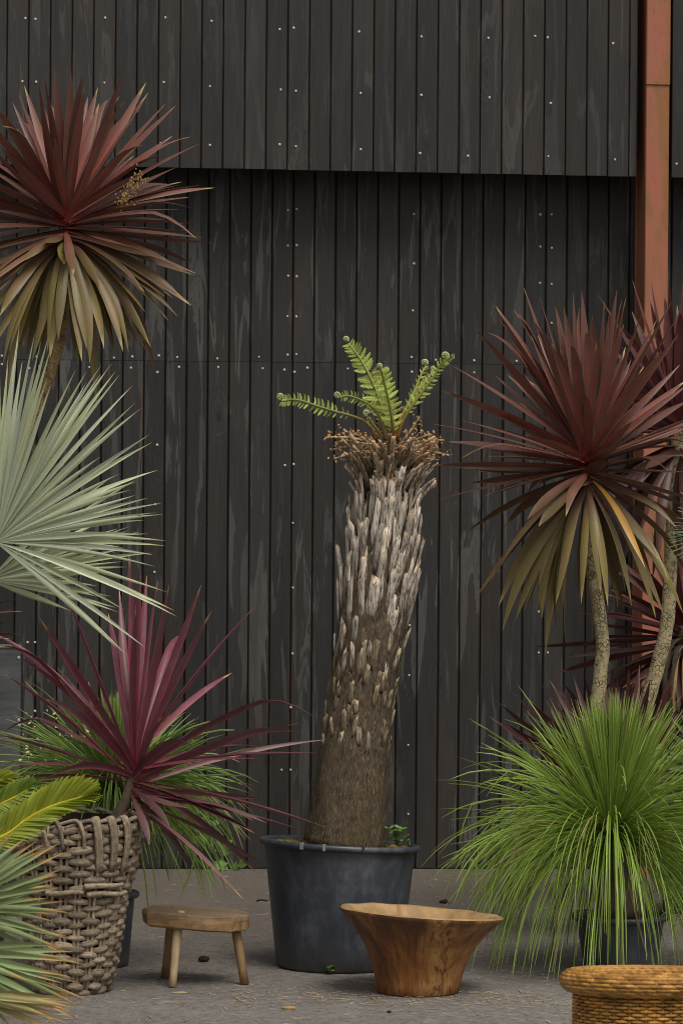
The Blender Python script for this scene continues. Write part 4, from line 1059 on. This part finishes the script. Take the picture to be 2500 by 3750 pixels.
# ------------------------------------------------------------------ needle / blade plants
def blade_path(B, d, L, grav, n=9):
    p = B.copy(); d = d.normalized(); ds = L/n; pts = [p.copy()]
    for i in range(n):
        d = (d-UP*(grav*ds*(0.4+1.6*i/n))).normalized(); p = p+d*ds
        if p.z < 0.004: p.z = 0.004
        pts.append(p.copy())
    return pts
def grass_tree(root, C0, R, n_part, n_rest, seed, mat, L=(0.55, 0.8), w=0.0042, up_frac=0.45, grav=(1.0, 4.5), dead=0.03, dens_up=1.0, elmin=-25):
    r = random.Random(seed); rest = []
    for i in range(n_part+n_rest):
        isp = i < n_part
        az = r.uniform(0, 2*math.pi)
        if isp and math.sin(az) < -0.15: az = -az       # single blades on the side towards the lens
        pick = r.random()
        if pick < up_frac:
            el = math.radians(90-abs(r.gauss(0, 20))); gv = r.uniform(0.05, 0.7); ll = r.uniform(L[0]*0.90, L[0]*1.10)
        elif pick < up_frac+(1-up_frac)*0.42:
            el = math.radians(r.triangular(-5, 72, 30)); gv = r.uniform(grav[0]*0.4, grav[0]+(grav[1]-grav[0])*0.5); ll = r.uniform(L[0]*0.9, L[1])
        else:
            el = math.radians(r.triangular(elmin, 50, 12)); gv = r.uniform(grav[0]+0.8, grav[1]); ll = r.uniform(L[0], L[1]*1.08)
        d = SIDE*(math.cos(az)*math.cos(el))+TOCAM*(math.sin(az)*math.cos(el))+UP*math.sin(el)
        B = C0+Vector((d.x, d.y, 0))*R*r.random()+UP*(R*0.8*math.sin(el)*r.random())
        pts = blade_path(B, d, ll, gv)
        if r.random() < 0.06:      # a broken blade
            kk = r.randint(4, 7); piv = pts[kk]; tw = Matrix.Rotation(r.uniform(0.4, 1.2), 3, d.cross(UP).normalized() if d.cross(UP).length > 1e-3 else SIDE)
            pts = pts[:kk+1]+[piv+tw.inverted() @ (q-piv) for q in pts[kk+1:]]
        sd = d.cross(TOCAM); sd = sd.normalized() if sd.length > 1e-3 else SIDE.copy()
        ww = w*r.uniform(0.8, 1.15)
        v, f, uv = ribbon(pts, lambda t: ww*0.5*(1-0.55*t**3) if t < 0.999 else ww*0.08, sd, twist=r.uniform(-.5, .5), fold=0.45)
        dd = 1.0 if r.random() < dead else 0.0
        if isp: part('blade', root, v, f, mat, uv, col=(dd*0.9, r.random()))
        else: rest.append((v, f, uv))
    if rest:
        for q in range(6):
            v, f, uv = join(rest[q::6]); o = part('inner_blades', root, v, f, mat, uv, col=(0.02, 0.05+0.16*q)); o['kind'] = 'stuff'
D_G = 13.0
gb = on_ground(2268, 3555); D_G = depth_of(gb)
gpot = plant_pot(gb, 0.165, 0.135, 0.215, 'black plastic pot under the arching green grass tree', 'black nursery pots behind the plants')
gc = at(2235, 3075, D_G); gt = thing('grass_tree', Vector((gb.x, gb.y, 0.2)), 'bright green grass tree with upright tuft and arching blades, right of the wooden bowl', 'grass tree', 'grass trees')
v, f, uv = tube(catmull([Vector((gb.x, gb.y, 0.2)), Vector((gb.x, gb.y, 0.2)).lerp(gc, 0.5), gc], 4), lambda t: 0.085-0.02*t, 14)
part('trunk', gt, v, f, M['bark_old'], uv)
grass_tree(gt, gc, 0.035, 298, 1000, 301, M['blade'], L=(0.51, 0.74), w=0.0062, up_frac=0.32, grav=(0.7, 4.6), dead=0.06)
r = random.Random(9)
for pth in ([(1960,2990),(1905,3010),(1893,3035),(1900,3160)], [(1990,3045),(1930,3060),(1880,3110),(1876,3200),(1895,3350)], [(2300,3230),(2330,3360),(2360,3470),(2370,3500)], [(2045,3340),(2040,3440),(2020,3560)]):
    pts = catmull([at(x, y, D_G-0.22) for x, y in pth], 5)
    v, f, uv = ribbon(pts, lambda t: 0.0042*(1-0.5*t), SIDE.copy(), fold=0.3)
    part('dead_blade', gt, v, f, M['blade'], uv, col=(0.95, r.random()))
# left one, behind the basket
lb = on_ground(370, 3535); D_L = depth_of(lb)
lpot = plant_pot(lb, 0.125, 0.105, 0.28, 'black plastic pot half hidden behind the woven basket', 'black nursery pots behind the plants')
lc = at(425, 2905, D_L)
lt = thing('grass_tree', Vector((lb.x, lb.y, 0.26)), 'green grass tree half hidden behind the woven basket and pink cordyline', 'grass tree', 'grass trees')
v, f, uv = tube(catmull([Vector((lb.x, lb.y, 0.26)), Vector((lb.x, lb.y, 0.26)).lerp(lc, 0.5), lc], 4), lambda t: 0.075-0.02*t, 12)
part('trunk', lt, v, f, M['bark_old'], uv)
grass_tree(lt, lc, 0.03, 290, 620, 302, M['blade_dark'], L=(0.34, 0.56), w=0.0075, up_frac=0.16, grav=(0.5, 3.6), dead=0.05)
r = random.Random(10); P = []
for i in range(70):    # papery bits caught in the blades
    c = at(r.uniform(60, 380), r.uniform(2600, 2800), D_L-r.uniform(-0.05, 0.2)); q = r.uniform(0.003, 0.009)
    d = Vector((r.gauss(0, 1), r.gauss(0, 1), r.gauss(0, 1))).normalized(); e = d.orthogonal().normalized()
    P.append(([c-d*q, c+e*q*0.6, c+d*q, c-e*q*0.6], [(0, 1, 2, 3)], [(0, 0)]*4))
v, f, uv = join(P); o = part('dry_flakes', lt, v, f, M['papery'], uv); o['kind'] = 'stuff'
# needle crown poking in at the right edge
nb = at(2700, 3300, 13.3); nb.z = 0
nt = thing('grass_tree', nb, 'needle-leaved grass tree tips at the right edge below the maroon crown', 'grass tree', 'grass trees')
nc = at(2680, 1950, 13.3)
v, f, uv = tube(catmull([nb, nb.lerp(nc, 0.5), nc], 4), lambda t: 0.06, 12); part('trunk', nt, v, f, M['bark_old'], uv)
r = random.Random(83)
for i in range(120):
    a = r.uniform(0, 2*math.pi) if i > 60 else math.radians(r.uniform(140, 235))
    R = r.uniform(150, 235)*(1.0 if i > 60 else 1.05)
    T = at(2680+math.cos(a)*R, 1950-math.sin(a)*R*1.05, 13.3+r.uniform(-0.12, 0.12))
    pts = bez(nc, nc.lerp(T, 0.5)+UP*0.01, T, 6)
    v, f, uv = ribbon(pts, lambda t: 0.0026*(1-0.5*t), UP.copy(), fold=0.4, twist=r.uniform(-1, 1))
    part('needle', nt, v, f, M['needle'], uv, col=(0.0, r.random()))

# ------------------------------------------------------------------ cycad fronds, left edge
DC = 11.6
cyb = at(-420, 3400, DC); cyb.z = 0
cy = thing('cycad', cyb, 'yellow-green cycad fronds arching in from the left over the woven basket', 'cycad')
v, f, uv = tube([cyb, cyb+UP*0.2, cyb+UP*0.4], lambda t: 0.12-0.03*t, 14); part('trunk', cy, v, f, M['bark_old'], uv)
ZC = lambda x, y: (x/3.733, 2750+y/3.733)
def cycad_frond(path, n, lu, ld, seed, age, du=(0.25, 1), dd_=(0.9, -0.45), D=DC):
    r = random.Random(seed)
    pts = catmull([at(x, y, D) for x, y in path], 10); N = len(pts)
    v, f, uv = tube(pts, lambda t: 0.0062*(1-0.7*t), 6); fr = part('frond', cy, v, f, M['rachis'], uv)
    tg = tangents(pts)
    for k in range(n):
        s = 0.12+0.88*k/(n-1); i = min(N-1, int(s*(N-1)))
        for sg, (dx, dy), l in ((1, du, lu), (-1, dd_, ld)):
            fade = math.sin(min(1, (1.06-s)*3.2)*math.pi/2)
            L = l/3.733*D/F_PX*fade*r.uniform(0.9, 1.08)+0.02
            d0 = SIDE*dx+UP*dy; d0 = (d0*(1-0.6*s**3)+tg[i]*(0.6*s**3+0.15)).normalized()+TOCAM*r.uniform(-0.12, 0.22)
            d0.normalize()
            T = pts[i]+d0*L
            pp = bez(pts[i], pts[i].lerp(T, 0.5)+TOCAM*0.01+UP*0.006, T-UP*0.006, 5)
            sd = tg[i].copy()
            w = 0.0074
            v, f, uv = ribbon(pp, lambda t: w*(0.6+0.4*min(1, t*4))*0.5*(1.6-1.3*t**3), sd, fold=0.3, twist=r.uniform(-.25, .25))
            part('leaflet', cy, v, f, M['cycad'], uv, parent=fr, col=(min(1, max(0, age+r.uniform(-.12, .2)-0.25*s)), r.random()))
    return fr
cycad_frond([(-420, 3180), (-200, 3120), (-60, 3090)]+[ZC(x, y) for x, y in [(120,1120),(330,960),(560,820),(800,720),(1000,660),(1240,600)]], 74, 420, 340, 1, 0.22, du=(0.28, 1), dd_=(0.95, -0.12))
cycad_frond([(-420, 3120), (-250, 3020)]+[ZC(x, y) for x, y in [(-250,900),(0,735),(180,640),(380,525)]], 54, 330, 230, 2, 0.72, du=(0.35, 1), dd_=(0.75, -0.7), D=DC+0.12)
cycad_frond([(-420, 3150), (-330, 2980), (-180, 2900), (-60, 2870), (40, 2850)], 34, 260, 240, 3, 0.30, du=(0.5, 0.9), dd_=(0.9, -0.3), D=DC+0.2)

# ------------------------------------------------------------------ woven willow basket with the pink cordyline
bkb = on_ground(262, 3628); D_B = depth_of(bkb); HB = 0.615
bas = thing('woven_basket', bkb, 'big weathered grey willow basket holding the pink cordyline', 'basket')
def br(z):   # radius at height
    t = z/HB; return 0.124+0.108*t**0.85+0.006*math.sin(t*9)
def bcen(z): return bkb+SIDE*(0.018*z/HB)+UP*z
NSTK = 22; NROW = 23
prof = [(br(HB*t)-0.016, HB*t) for t in [i/12 for i in range(13)]]
v, f, uv = lathe(prof, 44, bkb, close=True); part('lining', bas, v, f, M['clod'], uv)
v, f, uv = lathe([(0.01, HB-0.05), (0.12, HB-0.055), (br(HB)-0.02, HB-0.07)], 30, bkb); part('soil', bas, v, f, M['soil'], uv)
r = random.Random(15)
def bpt(a, z, off=0.0):
    c = bcen(z); q = br(z)+off
    return c+(SIDE*math.cos(a)+TOCAM*math.sin(a))*q
for s in range(NSTK):
    a = 2*math.pi*s/NSTK
    for da in (-0.052, 0.045):
        aa = a+da+r.uniform(-.01, .01)
        pts = [bpt(aa+0.02*math.sin(z*9+s), z, -0.001) for z in [HB*(0.005+0.985*i/10)-0.0 for i in range(11)]]
        v, f, uv = tube(pts, lambda t: 0.0095, 6, flat=0.7); part('stake', bas, v, f, M['willow_stake'], uv, col=(0, r.random()))
z = 0.014; row = 0
while z < HB-0.012:
    hrow = r.uniform(0.0105, 0.0145)*(1.15 if row > 14 else 1.0)
    ph = r.uniform(-0.05, 0.05)
    for s in range(row % 2, NSTK, 2):
        a0 = 2*math.pi*s/NSTK+ph*0.3+r.uniform(-.02, .02); span = 2*math.pi/NSTK*r.uniform(0.92, 1.06)
        dz = r.uniform(-0.005, 0.005); tl = r.uniform(-0.007, 0.007)
        rad = hrow*r.uniform(0.84, 1.12)
        pts = []
        for k in range(9):
            u = -1+2*k/8
            pts.append(bpt(a0+span*u, z+dz+tl*u, -0.012+0.021*(math.cos(u*math.pi/2)**0.7 if abs(u) < 1 else 0)))
        v, f, uv = tube(pts, lambda t: rad*(0.72+0.28*math.sin(t*math.pi)), 7, flat=0.48, ref=UP.copy())
        part('weaver', bas, v, f, M['willow'], uv, col=(0, r.random()))
    z += hrow*1.70; row += 1
# rim: bent-over stakes and twisted border
for s in range(NSTK):
    a = 2*math.pi*s/NSTK+r.uniform(-.05, .05)
    pts = [bpt(a, HB-0.09, 0.004), bpt(a+0.03, HB-0.03, 0.014), bpt(a+0.12, HB+0.012, 0.006), bpt(a+0.30, HB+0.006, -0.004), bpt(a+0.52, HB-0.014, 0.010)]
    v, f, uv = tube(catmull(pts, 4), lambda t: 0.0105*(1-0.25*t), 6, flat=0.8); part('border_rod', bas, v, f, M['willow'], uv, col=(0, r.random()))
for a in (0.98, 1.22, 0.74):   # broad split laths bent over the rim at the front right
    pts = [bpt(a-0.10, HB-0.155+r.uniform(-.02, .02), 0.014), bpt(a-0.04, HB-0.07, 0.022), bpt(a, HB-0.005, 0.018), bpt(a+0.02, HB+0.024, 0.0), bpt(a+0.03, HB+0.005, -0.03)]
    pp = catmull(pts, 4)
    v, f, uv = tube(pp, lambda t: 0.0155, 8, flat=0.30, ref=(SIDE*-math.sin(a)+TOCAM*math.cos(a))); part('lath', bas, v, f, M['willow'], uv, col=(0, 0.6+0.3*r.random()))
for a0, a1, zz, dz in ((1.30, 0.45, 0.365, 0.012), (2.0, 1.35, 0.372, -0.012), (1.35, 0.6, 0.395, 0.004)):    # loose silver rods
    pts = [bpt(a0+(a1-a0)*i/6, zz+0.3*dz*math.sin(i), 0.020) for i in range(7)]
    v, f, uv = tube(catmull(pts, 3), lambda t: 0.0115*(1-0.35*t), 7); part('loose_rod', bas, v, f, M['willow'], uv, col=(0, 1.0))

Z7 = lambda l: [(q[0]/1.3067, 2200+q[1]/1.3067)+tuple(q[2:]) for q in l]
T6 = Z7([(616,-228,1),(676,-262,-1),(754,-166,-1),(820,-80,1),(963,-75),(1020,45,1),(1213,35),(300,-88),(187,80),(0,105),(1110,345,-1),(1515,403),(1445,565,1),(1430,585),(1560,665),(1525,728),(1235,755,1),
  (925,640,1),(755,570,1),(1280,1020,1),(1480,1110),(1560,1085,-1),(1225,1110,1),(1215,1000),(90,265),(0,340),(-20,160),(275,370,1),(445,500,1),(220,470,1),(25,495),(-10,640),(0,790),(240,840,1),
  (560,-60,-1),(700,-120,-1),(640,20,1),(880,60,-1),(520,60,-1)])
Z8 = lambda l: [(q[0]/1.568, 2850+q[1]/1.568)+tuple(q[2:]) for q in l]
T6 += Z8([(1395,695,1),(1525,510),(1465,540,-1),(1465,315),(1505,120,-1),(860,385,1),(525,330,1),(1080,170,1),(1090,480,-1),(1210,470,-1),(1150,90),(980,260,1)])
pc = at(470, 2960, D_B); pc.z = max(pc.z, HB-0.03)
pink = thing('cordyline', Vector((bcen(HB).x, bcen(HB).y, HB-0.06)), 'pink and purple cordyline growing out of the woven basket', 'cordyline', 'cordylines')
cbase = bcen(HB)+SIDE*0.12
v, f, uv = tube(catmull([ROOT[pink]+SIDE*0.10, at(462, 2930, D_B), at(486, 2810, D_B)], 4), lambda t: 0.026-0.010*t, 10)
part('trunk', pink, v, f, M['bark_old'], uv)
def pink_age(a, r): return min(1, max(0, (a-0.10)*0.85+r.uniform(-.1, .35)))
crown(pink, (490, 2800), D_B, T6, 720, 32, M['cord_pink'], 106, n_fill=8, stem=0.17, fill_el=(0, 75), age_fn=pink_age, front=0.55, fill_len=(0.45, 0.7), fold=0.45, jit=0.6, bend=0.11)

# ------------------------------------------------------------------ three-legged stool
DS = depth_of(on_ground(718, 3600)); sb = on_ground(708, 3598)
st = thing('stool', sb, 'low rustic wooden stool with three splayed legs in front of the black tub', 'stool')
ss = DS/F_PX; top = 0.262
out2 = [(-0.190, -0.010), (-0.168, -0.105), (-0.02, -0.150), (0.05, -0.158), (0.140, -0.140), (0.196, -0.062), (0.200, 0.030), (0.160, 0.110), (0.02, 0.150), (-0.10, 0.150), (-0.160, 0.095)]
def sp(x, y, z): # y negative = towards the lens
    return sb+SIDE*(x+0.003)-TOCAM*y+UP*(z-0.055*x)
v = []; n = len(out2)
rings = [(0.93, top-0.056), (0.985, top-0.049), (1.0, top-0.014), (0.99, top-0.004), (0.955, top)]
r = random.Random(4)
for sc_, zz in rings:
    for (x, y) in out2: v.append(sp(x*sc_+r.uniform(-.0015, .0015), y*sc_+r.uniform(-.0015, .0015), zz+r.uniform(-.002, .002)))
f = [(j*n+i, j*n+(i+1) % n, (j+1)*n+(i+1) % n, (j+1)*n+i) for j in range(len(rings)-1) for i in range(n)]
f += [tuple(range(n))[::-1], tuple(range((len(rings)-1)*n, len(rings)*n))]
part('seat', st, v, f, M['stool'], smooth=False)
def leg(a, b, r0, r1, mat, lab=None):
    pts = [a.lerp(b, t) for t in (0, 0.25, 0.5, 0.75, 1)]
    v, f, uv = tube(pts, lambda t: r0+(r1-r0)*t+0.001*math.sin(t*7), 9)
    for i in range(9): v[4*9+i].z = max(0.001, v[4*9+i].z) if v[4*9+i].z > 0.001 else 0.001
    o = part('leg', st, v, f, mat, uv)
    if lab: o['label'] = lab
leg(sp(-0.055, -0.09, top-0.04), on_ground(631, 3616)+UP*0.002, 0.0165, 0.0150, M['stool_leg_pale'], 'pale bare wood front leg')
leg(sp(-0.085, 0.055, top-0.04), on_ground(606, 3582)+UP*0.002, 0.018, 0.018, M['stool_leg'])
leg(sp(0.148, -0.03, top-0.04), on_ground(896, 3606)+UP*0.002, 0.0165, 0.0165, M['stool_leg'])
for x, y, mt, w in ((-0.045, -0.085, 'stool_leg_pale', 0.014), (0.105, -0.05, 'stool_leg', 0.011), (-0.075, 0.06, 'stool_leg', 0.012)):
    v, f, uv = lathe([(w, top-0.01), (w, top+(0.004 if mt != 'stool_leg' else 0.0012)), (w*0.8, top+(0.006 if mt != 'stool_leg' else 0.0016)), (0.001, top+(0.006 if mt != 'stool_leg' else 0.0016))], 10, Vector((0, 0, 0)))
    part('peg', st, [sp(x+p.x, y+p.y, p.z) for p in v], f, M[mt], uv)

# ------------------------------------------------------------------ carved wooden bowl
wb = on_ground(1527, 3632); DW = depth_of(wb)
bowl = thing('wooden_bowl', wb, 'wide flared carved wooden bowl with pale rim beside the black tub', 'bowl')
HBW = 0.288
pro = [(0.140, 0.0), (0.149, 0.006), (0.153, 0.04), (0.163, 0.085), (0.180, 0.130), (0.205, 0.175), (0.236, 0.218), (0.266, 0.250), (0.284, 0.268), (0.291, 0.276), (0.291, 0.283)]
pin = [(0.2905, 0.2835), (0.286, HBW), (0.262, HBW-0.002), (0.252, HBW-0.008), (0.236, 0.262), (0.205, 0.226), (0.165, 0.195), (0.11, 0.175), (0.05, 0.168), (0.002, 0.167)]
def bw(p, a, j):
    q = SIDE*p.x+TOCAM*p.y
    k = 1+0.012*math.sin(3*a+1)+0.010*noise.noise(Vector((math.cos(a)*3, math.sin(a)*3, p.z*9)))
    z = p.z*(1+(-0.066*p.x+0.045*p.y)/0.29*(p.z/HBW)) + (0.004*noise.noise(Vector((math.cos(a)*2.5, math.sin(a)*2.5, 4))) if p.z > 0.2 else 0)
    return Vector((q.x*k, q.y*k, z))+SIDE*(0.012*p.z/HBW)
v, f, uv = lathe(pro, 72, wb, bw, close=True); part('outer_wall', bowl, v, f, M['bowl'], uv)
v, f, uv = lathe(pin, 72, wb, bw); part('hollow', bowl, v, f, M['bowl_in'], uv)

# ------------------------------------------------------------------ rattan basket, front right
DR = 10.75; rb = at(2372, 3600, DR); rb.z = 0; sR = DR/F_PX
ZR = at(2372, 3592, DR).z; RB = 268*sR; RT = 0.030
rat = thing('rattan_basket', rb, 'honey coloured rattan basket with thick rolled rim in the bottom right corner', 'basket')
v, f, uv = lathe([(RB-0.010, 0.03), (RB-0.008, ZR*0.5), (RB-0.008, ZR)], 60, rb, close=True)
def lean0(p): return p+UP*(0.075*(p-rb).dot(TOCAM)*(p.z/ZR))
v = [lean0(p) for p in v]; part('core', rat, v, f, M['rattan_dark'], uv)
r = random.Random(17)
NS = 56
def lean(p): return p+UP*(0.075*(p-rb).dot(TOCAM)*(p.z/ZR))
def rp(a, z, off): return lean(rb+(SIDE*math.cos(a)+TOCAM*math.sin(a))*(RB+off)+UP*z)
for s in range(NS):
    a = 2*math.pi*s/NS
    v, f, uv = tube([rp(a, 0.004, -0.004), rp(a, ZR*0.5, -0.004), rp(a, ZR-0.012, -0.004)], lambda t: 0.0042, 6)
    part('stake', rat, v, f, M['rattan'], uv, col=(0, r.random()))
zz = ZR-0.026; row = 0; restw = []
npc = 0
while zz > 0.006:
    for s in range(NS):
        if (s+row) % 2: continue
        a = 2*math.pi*s/NS; sp_ = 2*math.pi/NS*0.98
        pts = [rp(a+sp_*u, zz+r.uniform(-.0006, .0006), -0.005+0.0105*math.cos(u*math.pi/2)) for u in (-1, -0.6, -0.2, 0.2, 0.6, 1)]
        v, f, uv = tube(pts, lambda t: 0.0046, 6, ref=UP.copy())
        if math.sin(a) > -0.1 and npc < 290 and row < 24:
            part('weaver', rat, v, f, M['rattan'], uv, col=(0, r.random())); npc += 1
        else: restw.append((v, f, uv))
    zz -= 0.0098; row += 1
v, f, uv = join(restw); o = part('lower_weave', rat, v, f, M['rattan'], uv, col=(0, 0.5)); o['kind'] = 'stuff'
# rolled rim: strands laid slantwise round a thick ring
ring = []
RC = RB+0.007; RR = 0.034
v = []; f = []; uv = []
NM, Nm = 60, 10
for i in range(NM):
    a = 2*math.pi*i/NM
    for j in range(Nm):
        b = 2*math.pi*j/Nm
        v.append(rb+(SIDE*math.cos(a)+TOCAM*math.sin(a))*(RC+math.cos(b)*RR*0.93*1.0)+UP*(ZR+math.sin(b)*RR*0.80)); uv.append((i/NM, j/Nm))
for i in range(NM):
    for j in range(Nm): f.append((i*Nm+j, ((i+1) % NM)*Nm+j, ((i+1) % NM)*Nm+(j+1) % Nm, i*Nm+(j+1) % Nm))
part('rim_core', rat, [lean(p) for p in v], f, M['rattan_dark'], uv)
v, f, uv = lathe([(RB-0.022, ZR), (RB-0.024, ZR*0.5), (RB-0.03, 0.01), (0.002, 0.012)], 60, rb); part('inside', rat, [lean(p) for p in v], f, M['rattan'], uv, col=(0, 0.5))
NL = 44; npc = 0; restw = []
for j in range(13):
    for i in range(NL):
        a0 = 2*math.pi*(i+0.5*(j % 2))/NL; b0 = math.radians(-85+j*20.5)
        pts = []
        for k in range(6):
            u = -1+2*k/5
            a = a0+u*2*math.pi/NL*0.98; b = b0+u*0.09; q = RR*(0.92+0.13*math.cos(u*math.pi/2))
            pts.append(lean(rb+(SIDE*math.cos(a)+TOCAM*math.sin(a))*(RC+math.cos(b)*q)+UP*(ZR+math.sin(b)*q*0.86)))
        v, f, uv = tube(pts, lambda t: 0.0068*(0.72+0.28*math.sin(t*math.pi)), 5, ref=UP.copy())
        if math.sin(a0) > -0.02 and j < 12 and npc < 295: part('rim_strand', rat, v, f, M['rattan'], uv, col=(0, r.random())); npc += 1
        else: restw.append((v, f, uv))
v, f, uv = join(restw); o = part('far_rim_strands', rat, v, f, M['rattan'], uv, col=(0, 0.5)); o['kind'] = 'stuff'

# ------------------------------------------------------------------ wooden planter box at the left, with leaf tips of the plant in it
xb0 = at(78, 2370, 15.4); zt = xb0.z
pbx = thing('planter_box', Vector((xb0.x-0.4, xb0.y+0.2, 0)), 'grey weathered plywood box standing against the wall at the left edge', 'planter box')
v, f = box(xb0.x-0.85, xb0.x, xb0.y, xb0.y+0.018, 0, zt-0.002); part('front_panel', pbx, v, f, M['box_ply'], smooth=False)
v, f = box(xb0.x-0.018, xb0.x, xb0.y+0.0185, xb0.y+0.55, 0, zt-0.002); part('side_panel', pbx, v, f, M['wall'], smooth=False)
v, f = box(xb0.x-0.85, xb0.x-0.832, xb0.y+0.0185, xb0.y+0.55, 0, zt-0.002); part('side_panel', pbx, v, f, M['wall'], smooth=False)
v, f = box(xb0.x-0.87, xb0.x+0.004, xb0.y-0.006, xb0.y+0.022, zt-0.0015, zt+0.010); part('top_rail', pbx, v, f, M['willow'], smooth=False)
v, f = box(xb0.x-0.83, xb0.x-0.02, xb0.y+0.0186, xb0.y+0.54, zt-0.2, zt-0.10); part('soil', pbx, v, f, M['soil'], smooth=False)
for px, py in ((70, 2408), (70, 2637), (72, 2655)):
    p = at(px, py, 15.4); o = link('screw', scr, pbx); o.location = Vector((p.x, xb0.y-0.001, p.z))-ROOT[pbx]; o.rotation_euler = (math.pi/2, 0, 0)
c6 = thing('cordyline', Vector((xb0.x-0.40, xb0.y+0.25, zt-0.1)), 'reddish cordyline leaf tips at the left edge above the plywood box', 'cordyline', 'cordylines')
v, f, uv = tube([ROOT[c6], ROOT[c6]+UP*0.1, at(-300, 2300, 15.6)], lambda t: 0.022, 8); part('trunk', c6, v, f, M['bark_old'], uv)
crown(c6, (-300, 2290), 15.6, [(78, 2192), (55, 2232), (88, 2238), (78, 2323), (40, 2340), (20, 2260), (-10, 2150), (-100, 1980), (-200, 1920), (-330, 1900), (-450, 1950), (-600, 2100), (-650, 2250), (-640, 2380), (-20, 2420)], 390, 34, M['cord'], 107, n_fill=16, age_fn=lambda a, r: 0.25)

# ------------------------------------------------------------------ bits on the ground
def lump(name, c, rx, ry, rz, mat, label, cat, seed, rot=0.0):
    v = []; f = []; ns = 10; rows = 6
    for j in range(rows+1):
        th = math.pi*j/rows
        for k in range(ns):
            a = 2*math.pi*k/ns; p = Vector((rx*math.sin(th)*math.cos(a), ry*math.sin(th)*math.sin(a), rz*math.cos(th)))
            p = p*(1+0.35*noise.noise(p*45+Vector((seed, 0, 0))))
            p = Matrix.Rotation(rot, 3, 'Z') @ p
            v.append(c+p+UP*rz*0.8)
    for j in range(rows):
        for k in range(ns): f.append((j*ns+k, j*ns+(k+1) % ns, (j+1)*ns+(k+1) % ns, (j+1)*ns+k))
    o = link(name, mesh(name, [p-c for p in v], f, mat)); o.location = c
    return tag(o, label, cat)
lump('clod', on_ground(747, 3522), 0.022, 0.02, 0.014, M['clod'], 'dark brown lump on the ground behind the stool legs', 'clod', 1)
lump('clod', on_ground(1626, 3308), 0.024, 0.02, 0.009, M['clod'], 'flat dark lump on the paving behind the wooden bowl', 'clod', 2)
lump('wood_chip', on_ground(1055, 3696), 0.030, 0.008, 0.006, M['chip'], 'pale wood chip lying on the paving left of the bowl', 'wood chip', 3, 0.0)
lump('clod', on_ground(1425, 3709), 0.008, 0.006, 0.005, M['clod'], 'tiny black pebble on the paving in front of the bowl', 'pebble', 4)
lump('twig', on_ground(660, 3640), 0.030, 0.006, 0.005, M['straw'], 'short straw coloured twig in front of the stool', 'twig', 5, 0.1)
lump('clod', on_ground(960, 3302), 0.028, 0.008, 0.006, M['clod'], 'dark bark strip on the paving at the left of the black tub', 'bark strip', 6)
r = random.Random(55); P = []
for i in range(1500):
    px, py = r.uniform(-100, 2600), 3190+(3900-3190)*r.random()**0.9
    if r.random() < 0.25: py = 3655+r.gauss(0, 25); px = r.uniform(850, 2100)
    c = on_ground(px, py, 0.0035); big = r.random() < 0.12
    L = r.uniform(0.004, 0.012) if not big else r.uniform(0.015, 0.035); w = r.uniform(0.0008, 0.0022)
    a = r.uniform(0, math.pi); d = Vector((math.cos(a), math.sin(a), r.uniform(-0.06, 0.06))); s = Vector((-math.sin(a), math.cos(a), 0))
    v = [c-d*L-s*w, c+d*L-s*w, c+d*L+s*w, c-d*L+s*w]; v += [p+UP*0.0016 for p in v]
    P.append((v, [(3, 2, 1, 0), (4, 5, 6, 7), (0, 1, 5, 4), (1, 2, 6, 5), (2, 3, 7, 6), (3, 0, 4, 7)], [(0, 0)]*8))
v, f, uv = join(P); o = link('straw_litter', mesh('straw_litter', v, f, M['straw'], smooth=False))
tag(o, 'scattered straw and dry bits over the paving', 'litter', kind='stuff')
P = []
for i in range(1400):
    c = on_ground(r.uniform(-150, 2650), 3190+(3900-3190)*r.random()**0.8, 0.0); q = r.uniform(0.0014, 0.0036)*(2.0 if r.random() < 0.05 else 1.0)
    a = r.uniform(0, 6.28); pv = []
    for k in range(5):
        b = a+k*1.2566; pv.append(c+Vector((math.cos(b)*q*r.uniform(0.7, 1.2), math.sin(b)*q*r.uniform(0.7, 1.2), 0.0005)))
    pv += [p.lerp(c, 0.45)+UP*q*0.8 for p in pv]
    P.append((pv, [(5, 6, 7, 8, 9)]+[(k, (k+1) % 5, 5+(k+1) % 5, 5+k) for k in range(5)], [(0, 0)]*10))
v, f, uv = join(P); o = link('grit', mesh('grit', v, f, M['grit'], smooth=False))
tag(o, 'fine pale and dark grit scattered on the paving', 'grit', kind='stuff')
# creeper sprigs at the foot of the wall
def sprig(pts_px, Y, label, seed, leaf=0.03, n=14):
    base = on_wall(*pts_px[0], Y); w = thing('creeper', base, label, 'creeper'); r = random.Random(seed)
    pts = catmull([on_wall(x, y, Y) for x, y in pts_px], 6)
    v, f, uv = tube(pts, lambda t: 0.003*(1-0.5*t), 5); part('stem', w, v, f, M['weed'], uv)
    for i in range(n):
        q = r.choice(pts)+Vector((r.gauss(0, .03), r.uniform(-0.05, 0.0), r.gauss(0, .02)))
        a = r.uniform(0, 6.28); d = Vector((math.cos(a), -0.3, math.sin(a))).normalized(); s = d.cross(Vector((0, -1, 0.2))).normalized(); l = leaf*r.uniform(0.6, 1.2)
        vv = [q, q+d*l*0.3+s*l*0.5, q+d*l*0.5+s*l*0.22, q+d*l, q+d*l*0.5-s*l*0.22, q+d*l*0.3-s*l*0.5]
        part('leaf', w, vv, [(0, 1, 2, 3, 4, 5)], M['weed'])
sprig([(830, 3178), (800, 3100), (760, 3020), (740, 2930)], -0.07, 'small green creeper at the foot of the wall left of the black tub', 3, 0.055, 26)
sprig([(1725, 3182), (1735, 3172), (1760, 3166)], -0.05, 'tiny sprig at the foot of the wall right of the black tub', 4, 0.018, 10)
